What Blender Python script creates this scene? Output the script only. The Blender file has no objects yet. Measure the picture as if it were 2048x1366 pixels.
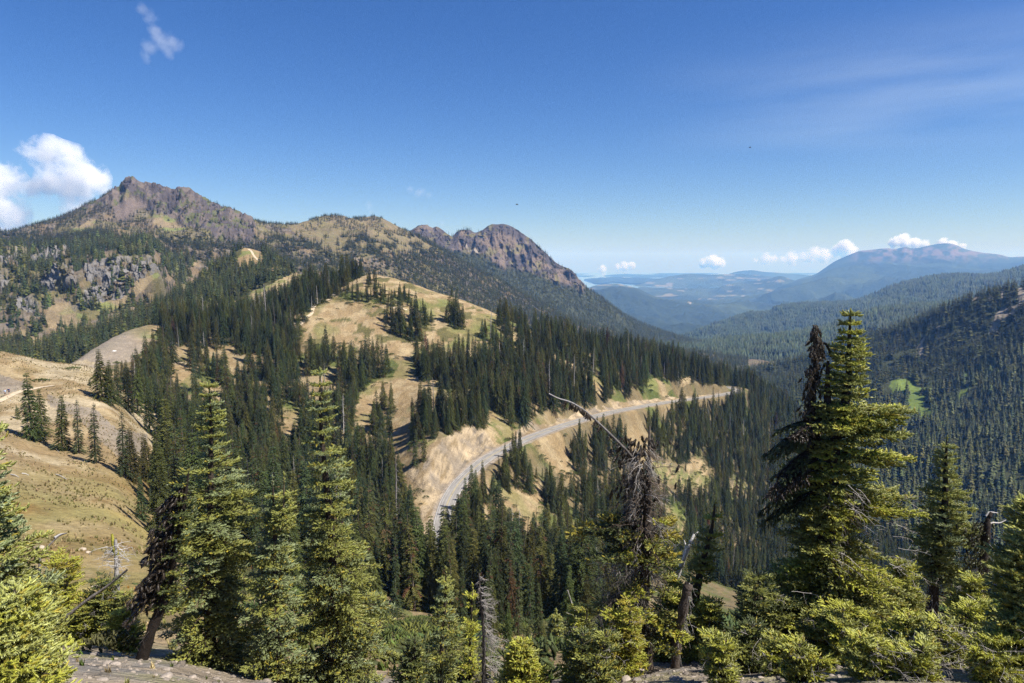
import bpy, bmesh, math, random
import numpy as np
from mathutils import Vector, Matrix
from mathutils.bvhtree import BVHTree

random.seed(7)
RNG = np.random.default_rng(11)
scene = bpy.context.scene
COL = scene.collection

# ------------------------------------------------------------------ camera
F = 1365.33                      # focal length in pixels of the 2048 px wide photograph
PITCH = math.atan((683.0 - 525.0) / F)
CP, SP = math.cos(PITCH), math.sin(PITCH)
cam_data = bpy.data.cameras.new('camera')
cam = bpy.data.objects.new('camera', cam_data)
COL.objects.link(cam)
cam.location = (0, 0, 0)
cam.rotation_euler = (math.radians(90) - PITCH, 0, 0)
cam_data.sensor_width = 36.0
cam_data.lens = 36.0 * F / 2048.0
cam_data.clip_start = 0.1
cam_data.clip_end = 300000.0
scene.camera = cam

# ------------------------------------------------------------------ sky and sun
SUN_EL, SUN_AZ = math.radians(53), math.radians(111)      # sun to the right of the view
world = bpy.data.worlds.new('World')
scene.world = world
world.use_nodes = True
wn, wl = world.node_tree.nodes, world.node_tree.links
bg = wn['Background']
sky = wn.new('ShaderNodeTexSky')
sky.sky_type = 'NISHITA'
sky.sun_disc = False
sky.sun_elevation = SUN_EL
sky.sun_rotation = SUN_AZ
sky.altitude = 1600.0
sky.air_density = 1.0
sky.dust_density = 2.0
sky.ozone_density = 4.0
hs = wn.new('ShaderNodeHueSaturation')
hs.inputs['Saturation'].default_value = 1.28
hs.inputs['Hue'].default_value = 0.513
wl.new(sky.outputs['Color'], hs.inputs['Color'])
# thin cirrus streaks high in the sky
tc = wn.new('ShaderNodeTexCoord')
mp = wn.new('ShaderNodeMapping')
mp.inputs['Rotation'].default_value = (0.0, math.radians(-14), 0.0)
mp.inputs['Scale'].default_value = (1.5, 1.5, 13.0)
wl.new(tc.outputs['Generated'], mp.inputs['Vector'])
cn = wn.new('ShaderNodeTexNoise')
cn.inputs['Scale'].default_value = 1.3
cn.inputs['Detail'].default_value = 4.0
cn.inputs['Roughness'].default_value = 0.5
wl.new(mp.outputs['Vector'], cn.inputs['Vector'])
cr = wn.new('ShaderNodeMapRange')
cr.inputs['From Min'].default_value = 0.40
cr.inputs['From Max'].default_value = 0.75
cr.inputs['To Max'].default_value = 0.19
wl.new(cn.outputs['Fac'], cr.inputs['Value'])
sep = wn.new('ShaderNodeSeparateXYZ'); wl.new(tc.outputs['Generated'], sep.inputs[0])
def ramp(sock, a, b):
    q = wn.new('ShaderNodeMapRange'); q.interpolation_type = 'SMOOTHSTEP'
    q.inputs['From Min'].default_value = a; q.inputs['From Max'].default_value = b
    wl.new(sock, q.inputs['Value']); return q.outputs['Result']
def mul(a, b):
    q = wn.new('ShaderNodeMath'); q.operation = 'MULTIPLY'; wl.new(a, q.inputs[0]); wl.new(b, q.inputs[1]); return q.outputs[0]
veil = mul(mul(mul(cr.outputs['Result'], ramp(sep.outputs['X'], 0.12, 0.5)), ramp(sep.outputs['Z'], 0.10, 0.22)), ramp(sep.outputs['Z'], 0.31, 0.20))
mx = wn.new('ShaderNodeMix')
mx.data_type = 'RGBA'
wl.new(veil, mx.inputs['Factor'])
wl.new(hs.outputs['Color'], mx.inputs[6])
mx.inputs[7].default_value = (10.5, 11.2, 10.8, 1)
wl.new(mx.outputs[2], bg.inputs['Color'])
bg.inputs['Strength'].default_value = 0.077

sun_data = bpy.data.lights.new('sun', 'SUN')
sun_data.energy = 5.0
sun_data.angle = math.radians(0.5)
sun_data.color = (1.0, 0.955, 0.89)
sun = bpy.data.objects.new('sun', sun_data)
COL.objects.link(sun)
SUN_DIR = Vector((math.cos(SUN_EL) * math.sin(SUN_AZ), math.cos(SUN_EL) * math.cos(SUN_AZ), math.sin(SUN_EL)))
sun.rotation_euler = SUN_DIR.to_track_quat('Z', 'Y').to_euler()

scene.view_settings.view_transform = 'Standard'
scene.view_settings.look = 'None'
scene.view_settings.exposure = 0.76
scene.view_settings.gamma = 1.0
cy = scene.cycles
cy.volume_bounces = 12
cy.max_bounces = 14
cy.diffuse_bounces = 3
cy.glossy_bounces = 2
cy.transmission_bounces = 3
cy.transparent_max_bounces = 8
cy.volume_step_rate = 1.0
cy.volume_max_steps = 256
cy.use_denoising = True
cy.use_adaptive_sampling = False
cy.denoiser = 'OPENIMAGEDENOISE'
cy.denoising_input_passes = 'RGB_ALBEDO_NORMAL'
cy.denoising_prefilter = 'NONE'
cy.sample_clamp_indirect = 6.0

# ------------------------------------------------------------------ helpers
def unproj(px, py, Y):
    px, py, Y = np.broadcast_arrays(np.asarray(px, float), np.asarray(py, float), np.asarray(Y, float))
    u = (px - 1024.0) / F
    v = (683.0 - py) / F
    dy = CP + v * SP
    k = Y / dy
    return np.stack([u * k, Y, (-SP + v * CP) * k], -1)

def proj(P):
    P = np.asarray(P, float)
    yc = P[..., 1] * CP - P[..., 2] * SP
    up = P[..., 1] * SP + P[..., 2] * CP
    return 1024.0 + F * P[..., 0] / yc, 683.0 - F * up / yc

def py_of(z, Y):
    t = z / Y
    v = (t * CP + SP) / (CP - t * SP)
    return 683.0 - v * F

def _hash(ix, iy, iz, seed):
    h = (ix.astype(np.int64) * 374761393 + iy.astype(np.int64) * 668265263 + iz.astype(np.int64) * 2147483647 + seed * 974634777) & 0xFFFFFFFF
    h = ((h ^ (h >> 13)) * 1274126177) & 0xFFFFFFFF
    h = ((h ^ (h >> 15)) * 2246822519) & 0xFFFFFFFF
    return ((h ^ (h >> 16)) & 0xFFFFFF) / float(0xFFFFFF)

def vnoise(x, y, z=None, seed=0):
    x = np.asarray(x, float); y = np.asarray(y, float)
    z = np.zeros_like(x) if z is None else np.asarray(z, float)
    ix, iy, iz = np.floor(x), np.floor(y), np.floor(z)
    fx, fy, fz = x - ix, y - iy, z - iz
    fx, fy, fz = [f * f * f * (f * (f * 6 - 15) + 10) for f in (fx, fy, fz)]
    r = 0.0
    for dx in (0, 1):
        wx = fx if dx else 1 - fx
        for dy in (0, 1):
            wy = fy if dy else 1 - fy
            for dz in (0, 1):
                wz = fz if dz else 1 - fz
                r = r + wx * wy * wz * _hash(ix + dx, iy + dy, iz + dz, seed)
    return r

def fbm(x, y, z=None, octv=4, seed=0, gain=0.5):
    s, a, n = 0.0, 1.0, 0.0
    for o in range(octv):
        k = 2.03 ** o
        s = s + a * vnoise(np.asarray(x) * k, np.asarray(y) * k, None if z is None else np.asarray(z) * k, seed + o * 17)
        n += a
        a *= gain
    return s / n

def ridged(x, y, z=None, octv=4, seed=0):
    s, a, n = 0.0, 1.0, 0.0
    for o in range(octv):
        k = 2.1 ** o
        v = vnoise(np.asarray(x) * k, np.asarray(y) * k, None if z is None else np.asarray(z) * k, seed + o * 31)
        s = s + a * (1 - np.abs(2 * v - 1))
        n += a
        a *= 0.52
    return s / n

def sstep(a, b, x):
    t = np.clip((x - a) / (b - a), 0, 1)
    return t * t * (3 - 2 * t)

def inpoly(poly, x, y):
    poly = np.asarray(poly, float)
    x = np.asarray(x, float); y = np.asarray(y, float)
    c = np.zeros(x.shape, bool)
    x0, y0 = poly[:, 0], poly[:, 1]
    m = (x > x0.min()) & (x < x0.max()) & (y > y0.min()) & (y < y0.max())
    if not m.any():
        return c
    xs, ys = x[m], y[m]
    cc = np.zeros(xs.shape, bool)
    n = len(poly)
    j = n - 1
    for i in range(n):
        yi, yj, xi, xj = poly[i, 1], poly[j, 1], poly[i, 0], poly[j, 0]
        if yi != yj:
            cc ^= ((yi > ys) != (yj > ys)) & (xs < (xj - xi) * (ys - yi) / (yj - yi) + xi)
        j = i
    c[m] = cc
    return c

def inany(polys, x, y):
    r = np.zeros(np.shape(x), bool)
    for p in polys:
        r |= inpoly(p, x, y)
    return r

def zc(off, sc, pts):                     # photograph pixels from an enlarged crop's pixels
    return [(off[0] + a / sc, off[1] + b / sc) for a, b in pts]

def pchip(x, y, xi):
    x = np.asarray(x, float); y = np.asarray(y, float)
    if len(x) == 2:
        return np.interp(xi, x, y)
    h = np.diff(x); d = np.diff(y) / h
    m = np.zeros_like(y)
    m[0], m[-1] = d[0], d[-1]
    w1, w2 = 2 * h[1:] + h[:-1], h[1:] + 2 * h[:-1]
    ok = d[:-1] * d[1:] > 0
    with np.errstate(divide='ignore', invalid='ignore'):
        mm = (w1 + w2) / (w1 / d[:-1] + w2 / d[1:])
    m[1:-1] = np.where(ok, mm, 0)
    xi = np.clip(xi, x[0], x[-1])
    k = np.clip(np.searchsorted(x, xi) - 1, 0, len(x) - 2)
    t = (xi - x[k]) / h[k]
    return ((2*t**3 - 3*t**2 + 1) * y[k] + (t**3 - 2*t**2 + t) * h[k] * m[k] + (-2*t**3 + 3*t**2) * y[k+1] + (t**3 - t**2) * h[k] * m[k+1])

def hermite_rows(V, rows):                 # V: (lines, cols); rows: samples per segment -> monotone cubic along the lines
    n = V.shape[0]
    d = np.diff(V, axis=0)
    m = np.zeros_like(V)
    m[0], m[-1] = d[0], d[-1]
    with np.errstate(divide='ignore', invalid='ignore'):
        hm = 2 * d[:-1] * d[1:] / (d[:-1] + d[1:])
    m[1:-1] = np.where(d[:-1] * d[1:] > 0, hm, 0)
    out, seg = [], []
    for k in range(n - 1):
        r = rows[k]
        for i in range(r + (1 if k == n - 2 else 0)):
            t = i / r
            out.append((2*t**3 - 3*t**2 + 1) * V[k] + (t**3 - 2*t**2 + t) * m[k] + (-2*t**3 + 3*t**2) * V[k+1] + (t**3 - t**2) * m[k+1])
            seg.append(k + t)
    return np.array(out), np.array(seg)

def loft(lines, cols, rows):
    """Each line runs across the picture at its own distance: [(px, py, Y)]. Returns world points, px, py and the line number."""
    PY, LY = [], []
    for ln in lines:
        a = np.array(ln, float)
        PY.append(pchip(a[:, 0], a[:, 1], cols))
        LY.append(pchip(a[:, 0], np.log(a[:, 2]), cols))
    PYr, seg = hermite_rows(np.array(PY), rows)
    LYr, _ = hermite_rows(np.array(LY), rows)
    PX = np.broadcast_to(cols, PYr.shape).copy()
    SEG = np.broadcast_to(seg[:, None], PYr.shape).copy()
    return unproj(PX, PYr, np.exp(LYr)), PX, PYr, SEG

def mesh_obj(name, verts, faces, mat=None, cols=None, parent=None, smooth=False, link=True):
    """faces: (n, 3) or (n, 4) int array."""
    me = bpy.data.meshes.new(name)
    verts = np.ascontiguousarray(verts, dtype=np.float32)
    faces = np.ascontiguousarray(faces, dtype=np.int32)
    k = faces.shape[1]
    me.vertices.add(len(verts)); me.vertices.foreach_set('co', verts.ravel())
    me.loops.add(faces.size); me.loops.foreach_set('vertex_index', faces.ravel())
    me.polygons.add(len(faces))
    me.polygons.foreach_set('loop_start', np.arange(0, faces.size, k, dtype=np.int32))
    me.polygons.foreach_set('loop_total', np.full(len(faces), k, dtype=np.int32))
    if smooth:
        me.polygons.foreach_set('use_smooth', np.ones(len(faces), dtype=bool))
    me.update(calc_edges=True)
    if cols is not None:
        at = me.color_attributes.new('Col', 'FLOAT_COLOR', 'POINT')
        c4 = np.ones((len(verts), 4), np.float32)
        c4[:, :3] = cols
        at.data.foreach_set('color', c4.ravel())
    if mat:
        me.materials.append(mat)
    if not link:
        return me
    o = bpy.data.objects.new(name, me)
    COL.objects.link(o)
    if parent:
        o.parent = parent
    return o

def grid_faces(r, c):
    i = np.arange(r * c).reshape(r, c)
    return np.stack([i[:-1, :-1].ravel(), i[:-1, 1:].ravel(), i[1:, 1:].ravel(), i[1:, :-1].ravel()], -1)

def empty(name, loc):
    o = bpy.data.objects.new(name, None)
    o.empty_display_size = 0.2
    o.location = loc
    COL.objects.link(o)
    return o

def tag(o, label, cat, group=None):
    o['label'] = label
    o['category'] = cat
    if group:
        o['group'] = group
    return o

def struct(o, kind='structure', label=None):
    o['kind'] = kind
    if label:
        o['label'] = label
    return o

# ------------------------------------------------------------------ materials
def new_mat(name):
    m = bpy.data.materials.new(name)
    m.use_nodes = True
    nt = m.node_tree
    return m, nt.nodes, nt.links, nt.nodes['Principled BSDF']

def ground_mat(name, scales, strength=0.5, dist=0.3, spec=0.1, var=0.35):
    """Colour comes from the surface's own colour attribute, broken up by noise of the given sizes (metres)."""
    m, n, l, b = new_mat(name)
    at = n.new('ShaderNodeAttribute'); at.attribute_name = 'Col'
    geo = n.new('ShaderNodeNewGeometry')
    val = None
    for i, s in enumerate(scales):
        t = n.new('ShaderNodeTexNoise')
        t.inputs['Scale'].default_value = 1.0 / s
        t.inputs['Detail'].default_value = 5.0
        t.inputs['Roughness'].default_value = 0.65
        l.new(geo.outputs['Position'], t.inputs['Vector'])
        if val is None:
            val = t.outputs['Fac']
        else:
            ad = n.new('ShaderNodeMath'); ad.operation = 'ADD'
            l.new(val, ad.inputs[0]); l.new(t.outputs['Fac'], ad.inputs[1])
            val = ad.outputs[0]
    mr = n.new('ShaderNodeMapRange')
    k = len(scales)
    mr.inputs['From Min'].default_value = 0.3 * k
    mr.inputs['From Max'].default_value = 0.7 * k
    mr.inputs['To Min'].default_value = 1 - var
    mr.inputs['To Max'].default_value = 1 + var
    l.new(val, mr.inputs['Value'])
    vm = n.new('ShaderNodeVectorMath'); vm.operation = 'SCALE'
    l.new(at.outputs['Color'], vm.inputs[0]); l.new(mr.outputs['Result'], vm.inputs['Scale'])
    l.new(vm.outputs['Vector'], b.inputs['Base Color'])
    bp = n.new('ShaderNodeBump')
    bp.inputs['Strength'].default_value = strength
    bp.inputs['Distance'].default_value = dist
    l.new(val, bp.inputs['Height'])
    l.new(bp.outputs['Normal'], b.inputs['Normal'])
    b.inputs['Roughness'].default_value = 0.95
    b.inputs['Specular IOR Level'].default_value = spec
    return m

def foliage_mat(name, rough=0.5, spec=0.35, trans=0.15, vary=0.3):
    """Needles: colour attribute, varied from tree to tree, a little light let through."""
    m, n, l, b = new_mat(name)
    at = n.new('ShaderNodeAttribute'); at.attribute_name = 'Col'
    oi = n.new('ShaderNodeObjectInfo')
    hs = n.new('ShaderNodeHueSaturation')
    r1 = n.new('ShaderNodeMapRange')
    r1.inputs['To Min'].default_value = 1 - vary
    r1.inputs['To Max'].default_value = 1 + vary
    l.new(oi.outputs['Random'], r1.inputs['Value'])
    l.new(r1.outputs['Result'], hs.inputs['Value'])
    r2m = n.new('ShaderNodeMath'); r2m.operation = 'MULTIPLY'; r2m.inputs[1].default_value = 7.31
    fr = n.new('ShaderNodeMath'); fr.operation = 'FRACT'
    l.new(oi.outputs['Random'], r2m.inputs[0]); l.new(r2m.outputs[0], fr.inputs[0])
    r2 = n.new('ShaderNodeMapRange')
    r2.inputs['To Min'].default_value = 0.5 - 0.05 * vary
    r2.inputs['To Max'].default_value = 0.5 + 0.09 * vary
    l.new(fr.outputs[0], r2.inputs['Value'])
    l.new(r2.outputs['Result'], hs.inputs['Hue'])
    l.new(at.outputs['Color'], hs.inputs['Color'])
    l.new(hs.outputs['Color'], b.inputs['Base Color'])
    b.inputs['Roughness'].default_value = rough
    b.inputs['Specular IOR Level'].default_value = spec
    if trans > 0:
        tr = n.new('ShaderNodeBsdfTranslucent')
        l.new(hs.outputs['Color'], tr.inputs['Color'])
        ms = n.new('ShaderNodeMixShader'); ms.inputs[0].default_value = trans
        l.new(b.outputs[0], ms.inputs[1]); l.new(tr.outputs[0], ms.inputs[2])
        l.new(ms.outputs[0], n['Material Output'].inputs['Surface'])
    return m

def flat_mat(name, col, rough=0.8, noise=0.0, scale=1.0, spec=0.3):
    m, n, l, b = new_mat(name)
    b.inputs['Roughness'].default_value = rough
    b.inputs['Specular IOR Level'].default_value = spec
    if noise:
        geo = n.new('ShaderNodeNewGeometry')
        t = n.new('ShaderNodeTexNoise')
        t.inputs['Scale'].default_value = scale
        t.inputs['Detail'].default_value = 6
        l.new(geo.outputs['Position'], t.inputs['Vector'])
        mr = n.new('ShaderNodeMapRange')
        mr.inputs['From Min'].default_value = 0.3; mr.inputs['From Max'].default_value = 0.7
        mr.inputs['To Min'].default_value = 1 - noise; mr.inputs['To Max'].default_value = 1 + noise
        l.new(t.outputs['Fac'], mr.inputs['Value'])
        vm = n.new('ShaderNodeVectorMath'); vm.operation = 'SCALE'
        vm.inputs[0].default_value = col
        l.new(mr.outputs['Result'], vm.inputs['Scale'])
        l.new(vm.outputs['Vector'], b.inputs['Base Color'])
    else:
        b.inputs['Base Color'].default_value = (*col, 1)
    return m
# ------------------------------------------------------------------ terrain: region outlines (photograph pixels)
R2 = lambda p: zc((500, 400), 2.926, p)
R5 = lambda p: zc((700, 700), 2.56, p)
Z1 = lambda p: zc((0, 300), 2.926, p)
Z4 = lambda p: zc((0, 680), 3.413, p)
V4 = lambda p: zc((1500, 650), 3.414, p)

DOME = R2([(240, 770), (330, 690), (350, 640), (470, 590), (480, 545), (600, 465), (700, 428), (800, 430), (1000, 500), (1200, 570), (1440, 630),
           (1465, 720), (1350, 745), (1420, 850), (1400, 930), (1340, 1080), (1350, 1160), (1400, 1235), (1520, 1320)]) + \
       [(1060, 862), (1010, 872), (990, 905), (930, 955), (895, 1005), (862, 1020), (830, 1012), (808, 960), (805, 930), (785, 900), (757, 880), (715, 862), (706, 830), (716, 795), (738, 768)] + \
       R2([(760, 1060), (830, 1040), (860, 970), (800, 900), (700, 870), (560, 860), (330, 840)])
CLUMPS = [R2(p) for p in (
    [(480, 530), (560, 520), (700, 560), (690, 615), (600, 600), (500, 560)],
    [(680, 470), (740, 470), (760, 520), (690, 520)],
    [(690, 590), (760, 545), (930, 560), (945, 628), (800, 620)],
    [(745, 690), (770, 665), (850, 690), (1000, 790), (1000, 832), (820, 802)],
    [(925, 735), (930, 690), (1010, 640), (1075, 735)],
    [(1135, 715), (1150, 690), (1235, 700), (1245, 750), (1200, 755)],
    [(955, 990), (960, 930), (1080, 900), (1250, 960), (1340, 980), (1400, 920), (1410, 1000), (1330, 1075), (1280, 1085), (1240, 1115), (1150, 1115), (1090, 1060), (1010, 1055)],
    [(1330, 800), (1380, 770), (1420, 830), (1400, 845)],
    [(1330, 1160), (1350, 1060), (1440, 1000), (1440, 830), (1600, 950), (1850, 1010), (1980, 1100), (2010, 1200), (1860, 1240), (1730, 1225), (1730, 1290), (1640, 1275), (1520, 1312), (1450, 1245), (1370, 1225)],
    [(760, 1200), (790, 1150), (860, 1255), (820, 1262)],
    [(690, 1250), (740, 1230), (830, 1366), (800, 1400), (720, 1366)],
    [(940, 1330), (1000, 1270), (1300, 1250), (1385, 1300), (1370, 1340), (1330, 1375), (1180, 1385), (1040, 1400), (960, 1380)],
    [(1210, 1200), (1300, 1150), (1340, 1200), (1300, 1290)],
)] + [R5(p) for p in ([(300, 490), (360, 430), (365, 500), (330, 510)], [(320, 600), (400, 540), (440, 640), (400, 645)],
                      [(600, 330), (680, 300), (690, 400), (620, 410)])]
# bare ground away from the dome
BARE_MID = [
    Z1([(400, 1250), (480, 1170), (620, 1085), (740, 1015), (935, 1015), (940, 1070), (860, 1150), (800, 1210), (780, 1235), (600, 1275), (560, 1290)]),
    Z1([(1010, 1240), (1080, 1235), (1150, 1330), (1110, 1380), (1000, 1350)]),
    Z4([(1180, 225), (1300, 230), (1540, 380), (1530, 490), (1420, 390), (1250, 300)]),
    Z4([(1930, 455), (2048, 490), (2060, 600), (1970, 660)]),
    R2([(190, 1200), (290, 1240), (285, 1290), (215, 1366), (185, 1300)]),
    R2([(1640, 890), (1750, 900), (1890, 950), (1940, 1010), (2060, 1070), (2080, 1120), (1930, 1040), (1800, 970), (1690, 940)]),
    R2([(1530, 760), (1560, 750), (1570, 820), (1540, 830)]),
    R2([(1600, 720), (1660, 720), (1660, 800), (1630, 800)]),
    R5([(1170, 130), (1270, 140), (1300, 200), (1290, 230), (1200, 180)]),
    R5([(1500, 150), (1560, 145), (1650, 190), (1620, 215), (1520, 200)]),
    R5([(1690, 150), (1740, 130), (1750, 170), (1700, 185)]),
    # below the road
    R5([(910, 480), (1060, 455), (1110, 520), (1140, 590), (1130, 650), (1070, 640), (990, 560), (930, 520)]),
    R5([(760, 700), (830, 700), (980, 755), (990, 840), (930, 870), (860, 880), (810, 800), (740, 770)]),
    R5([(690, 760), (730, 780), (700, 870), (660, 880), (655, 800)]),
    R5([(1545, 560), (1640, 585), (1720, 625), (1840, 640), (1800, 710), (1700, 700), (1620, 690), (1545, 650)]),
    R5([(1730, 545), (1790, 560), (1840, 610), (1820, 640), (1730, 615)]),
    R5([(1590, 770), (1700, 815), (1735, 880), (1700, 950), (1640, 910), (1570, 810)]),
    R5([(1800, 640), (1880, 640), (1860, 690), (1800, 690)]),
    R5([(1900, 700), (2048, 690), (2100, 720), (1960, 730)]),
    [(770, 1232), (800, 1215), (870, 1250), (860, 1300), (800, 1320), (770, 1300)],
    [(1072, 1255), (1140, 1250), (1150, 1290), (1080, 1300)],
    [(1060, 955), (1080, 960), (1090, 1010), (1068, 1010)],
]
GREEN_MID = [R5([(690, 360), (730, 360), (800, 430), (820, 470), (800, 490), (740, 440)]), BARE_MID[14], BARE_MID[16], BARE_MID[17], BARE_MID[18], BARE_MID[19]]
BANK = [(842, 940), (862, 885), (905, 868), (940, 850), (968, 858), (1000, 893), (962, 925), (917, 962), (892, 1000), (878, 1012), (850, 1000), (815, 955), (820, 928)]
BANK2 = [(1030, 858), (1060, 842), (1105, 838), (1150, 822), (1195, 810), (1215, 822), (1130, 850), (1065, 872), (1020, 880)]
BANK3 = [(1225, 800), (1330, 788), (1440, 772), (1452, 780), (1440, 790), (1335, 804), (1230, 822)]
LEFT_MEADOW = [(-900, 1500), (-900, 640), (0, 690), (190, 725), (335, 850), (345, 900), (318, 1050), (330, 1200), (262, 1366), (262, 1500)]

# ------------------------------------------------------------------ main hillside (camera slope, meadow hill, road ridge)
cols = np.concatenate([np.linspace(-900, -70, 30), np.arange(-60, 2110, 2.6), np.linspace(2130, 2950, 30)])
road_px = [(880, 1090, 178), (884, 1050, 190), (893, 1012, 204), (914, 972, 217), (945, 940, 230), (980, 913, 243), (1060, 875, 272), (1130, 850, 304), (1220, 825, 348), (1330, 805, 410), (1440, 790, 478), (1472, 783, 498)]
zl = lambda z, Y, pxs=(-900, 2950): [(p, py_of(z, Y), Y) for p in pxs]
G = [
    zl(-1.75, 0.6), zl(-2.95, 3.0),
    [(-900, 1310, 9), (130, 1330, 10), (330, 1346, 10.5), (460, 1372, 11), (700, 1410, 11), (1024, 1450, 11), (1200, 1392, 10), (1330, 1368, 9.5), (1480, 1372, 9.3), (1650, 1362, 9), (1850, 1352, 9), (2048, 1358, 9), (2950, 1300, 9)],
    [(-900, 1200, 19), (0, 1262, 21), (300, 1262, 24), (700, 1320, 24), (1024, 1330, 24), (1400, 1290, 22), (2048, 1240, 22), (2950, 1220, 22)],
    [(-900, 1050, 42), (0, 1120, 44), (300, 1140, 48), (600, 1230, 52), (800, 1272, 52), (1024, 1262, 56), (1250, 1266, 56), (1400, 1270, 55), (2048, 1226, 50), (2950, 1200, 50)],
    [(-900, 780, 145), (0, 870, 122), (100, 908, 118), (210, 945, 113), (300, 1045, 98), (500, 1140, 95), (700, 1200, 98), (850, 1232, 100), (1000, 1240, 112), (1200, 1240, 115), (1500, 1262, 130), (2048, 1218, 140), (2950, 1200, 140)],
    [(-900, 700, 185), (0, 786, 155), (110, 772, 165), (200, 800, 160), (330, 935, 150), (500, 1030, 150), (700, 1100, 160), (850, 1128, 165), (920, 1085, 182), (1000, 1060, 200), (1200, 1050, 240), (1500, 1140, 300), (2048, 1165, 330), (2950, 1165, 330)],
    [(-900, 630, 230), (0, 703, 190), (100, 722, 197), (190, 738, 205), (250, 790, 205), (330, 862, 195), (450, 940, 190), (600, 1010, 185), (750, 1062, 180)] + [(px, py + 10, y - 5) for px, py, y in road_px[1:]] + [(1560, 830, 560), (1700, 1010, 560), (2048, 1120, 560), (2950, 1120, 560)],
    [(-900, 700, 260), (0, 765, 230), (100, 775, 240), (190, 790, 250), (250, 820, 250), (330, 862, 235), (450, 925, 215), (600, 990, 205), (750, 1035, 196), (862, 1040, 196)] + [(px, py - 6, y + 5) for px, py, y in road_px[2:]] + [(1560, 815, 590), (1700, 1000, 590), (2048, 1150, 600), (2950, 1150, 600)],
    [(-900, 740, 280), (0, 780, 260), (140, 800, 270), (250, 800, 270), (330, 830, 265), (450, 890, 240), (600, 950, 230), (750, 965, 226), (815, 936, 226), (862, 884, 236), (905, 866, 247), (945, 849, 259), (985, 856, 268), (1020, 856, 275), (1060, 843, 290), (1110, 834, 308), (1190, 810, 352), (1230, 800, 372), (1330, 786, 425), (1440, 770, 495), (1500, 778, 545), (1580, 830, 620), (1700, 1010, 620), (2048, 1180, 640), (2950, 1180, 640)],
    [(-900, 760, 300), (0, 790, 280), (140, 760, 290), (250, 740, 300), (350, 745, 310), (500, 770, 310), (700, 760, 320), (850, 740, 330), (950, 745, 330), (1100, 755, 350), (1250, 755, 405), (1350, 755, 450), (1440, 768, 515), (1500, 780, 570), (1600, 860, 660), (1700, 1010, 660), (2048, 1200, 680), (2950, 1200, 680)],
    [(-900, 770, 320), (0, 780, 310), (140, 728, 310), (200, 690, 335), (270, 657, 370), (340, 645, 385), (400, 645, 395), (480, 640, 405), (560, 620, 415), (610, 592, 420), (665, 583, 430), (700, 558, 445), (740, 549, 450), (800, 560, 450), (860, 580, 447), (930, 602, 440), (980, 622, 435), (1050, 655, 430), (1150, 690, 440), (1250, 712, 470), (1350, 740, 510), (1450, 770, 560), (1560, 815, 640), (1640, 900, 700), (1720, 1010, 720), (2048, 1220, 740), (2950, 1220, 740)],
    [(-900, 800, 380), (0, 850, 400), (300, 760, 470), (700, 640, 560), (1000, 700, 560), (1300, 800, 640), (1560, 900, 760), (1720, 1060, 800), (2048, 1260, 800), (2950, 1260, 800)],
]
rows = [6, 40, 90, 40, 34, 46, 50, 16, 26, 60, 70, 14]
P, PX, PYG, SEG = loft(G, cols, rows)
x, y, z = P[..., 0], P[..., 1], P[..., 2]
near = sstep(60, 20, y)
far = sstep(90, 180, y)
P[..., 2] += (fbm(x / 30, y / 30, octv=3, seed=3) - 0.5) * 3.0 * far * sstep(13.2, 11.5, SEG) * sstep(1.0, 0.2, np.abs(SEG - 8)) * 0.5
P[..., 2] += (fbm(x / 6, y / 6, octv=3, seed=4) - 0.5) * 0.9 * sstep(30, 90, y)
P[..., 2] += (fbm(x / 1.2, y / 1.2, octv=4, seed=5) - 0.5) * 0.30 * sstep(9.0, 18, y) * sstep(200, 30, y) + (fbm(x / .35, y / .35, octv=3, seed=6) - .5) * .05 * sstep(30, 12, y)

# the road's centre line, smoothed and evenly sampled
rp = np.array(road_px)
tt = np.arange(len(rp))
ts = np.linspace(0, len(rp) - 1, 500)
RC = unproj(pchip(tt, rp[:, 0], ts), pchip(tt, rp[:, 1], ts), np.exp(pchip(tt, np.log(rp[:, 2]), ts)))
hx = np.array([RC[-1] + np.array([a, b, c]) for a, b, c in ((4, 14, -.8), (2, 26, -1.5), (-8, 36, -2.2), (-24, 42, -3), (-44, 46, -4))])
ctrl = np.concatenate([RC[::24], RC[-1:], hx])
tk = np.arange(len(ctrl))
tf = np.linspace(0, len(ctrl) - 1, 900)
RC = np.stack([pchip(tk, ctrl[:, i], tf) for i in range(3)], -1)
for _ in range(40):
    RC[1:-1] = 0.25 * RC[:-2] + 0.5 * RC[1:-1] + 0.25 * RC[2:]
d = np.concatenate([[0], np.cumsum(np.linalg.norm(np.diff(RC[:, :2], axis=0), axis=1))])
RC = np.stack([np.interp(np.arange(0, d[-1], 1.5), d, RC[:, i]) for i in range(3)], -1)
T = np.gradient(RC[:, :2], axis=0)
T /= np.linalg.norm(T, axis=1)[:, None]
RN = np.stack([-T[:, 1], T[:, 0]], -1)            # to the left of travel = uphill

ROADW = 2.6
sel = np.argwhere((PX > 840) & (PX < 1560) & (y > 165) & (y < 570) & (SEG > 5.5) & (SEG < 11))
RDIST = np.full(P.shape[:2], 99.0)
RSIDE = np.zeros(P.shape[:2])
for s in range(0, len(sel), 20000):
    q = sel[s:s + 20000]
    pts = P[q[:, 0], q[:, 1]]
    dd = np.linalg.norm(pts[:, None, :2] - RC[None, :, :2], axis=2)
    k = dd.argmin(1)
    m = dd[np.arange(len(k)), k]
    rz = RC[k, 2] - 0.12
    side = ((pts[:, :2] - RC[k, :2]) * RN[k]).sum(1)
    w = sstep(9.5, 4.2, m)
    P[q[:, 0], q[:, 1], 2] = pts[:, 2] * (1 - w) + rz * w
    RDIST[q[:, 0], q[:, 1]] = m
    RSIDE[q[:, 0], q[:, 1]] = side

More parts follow.
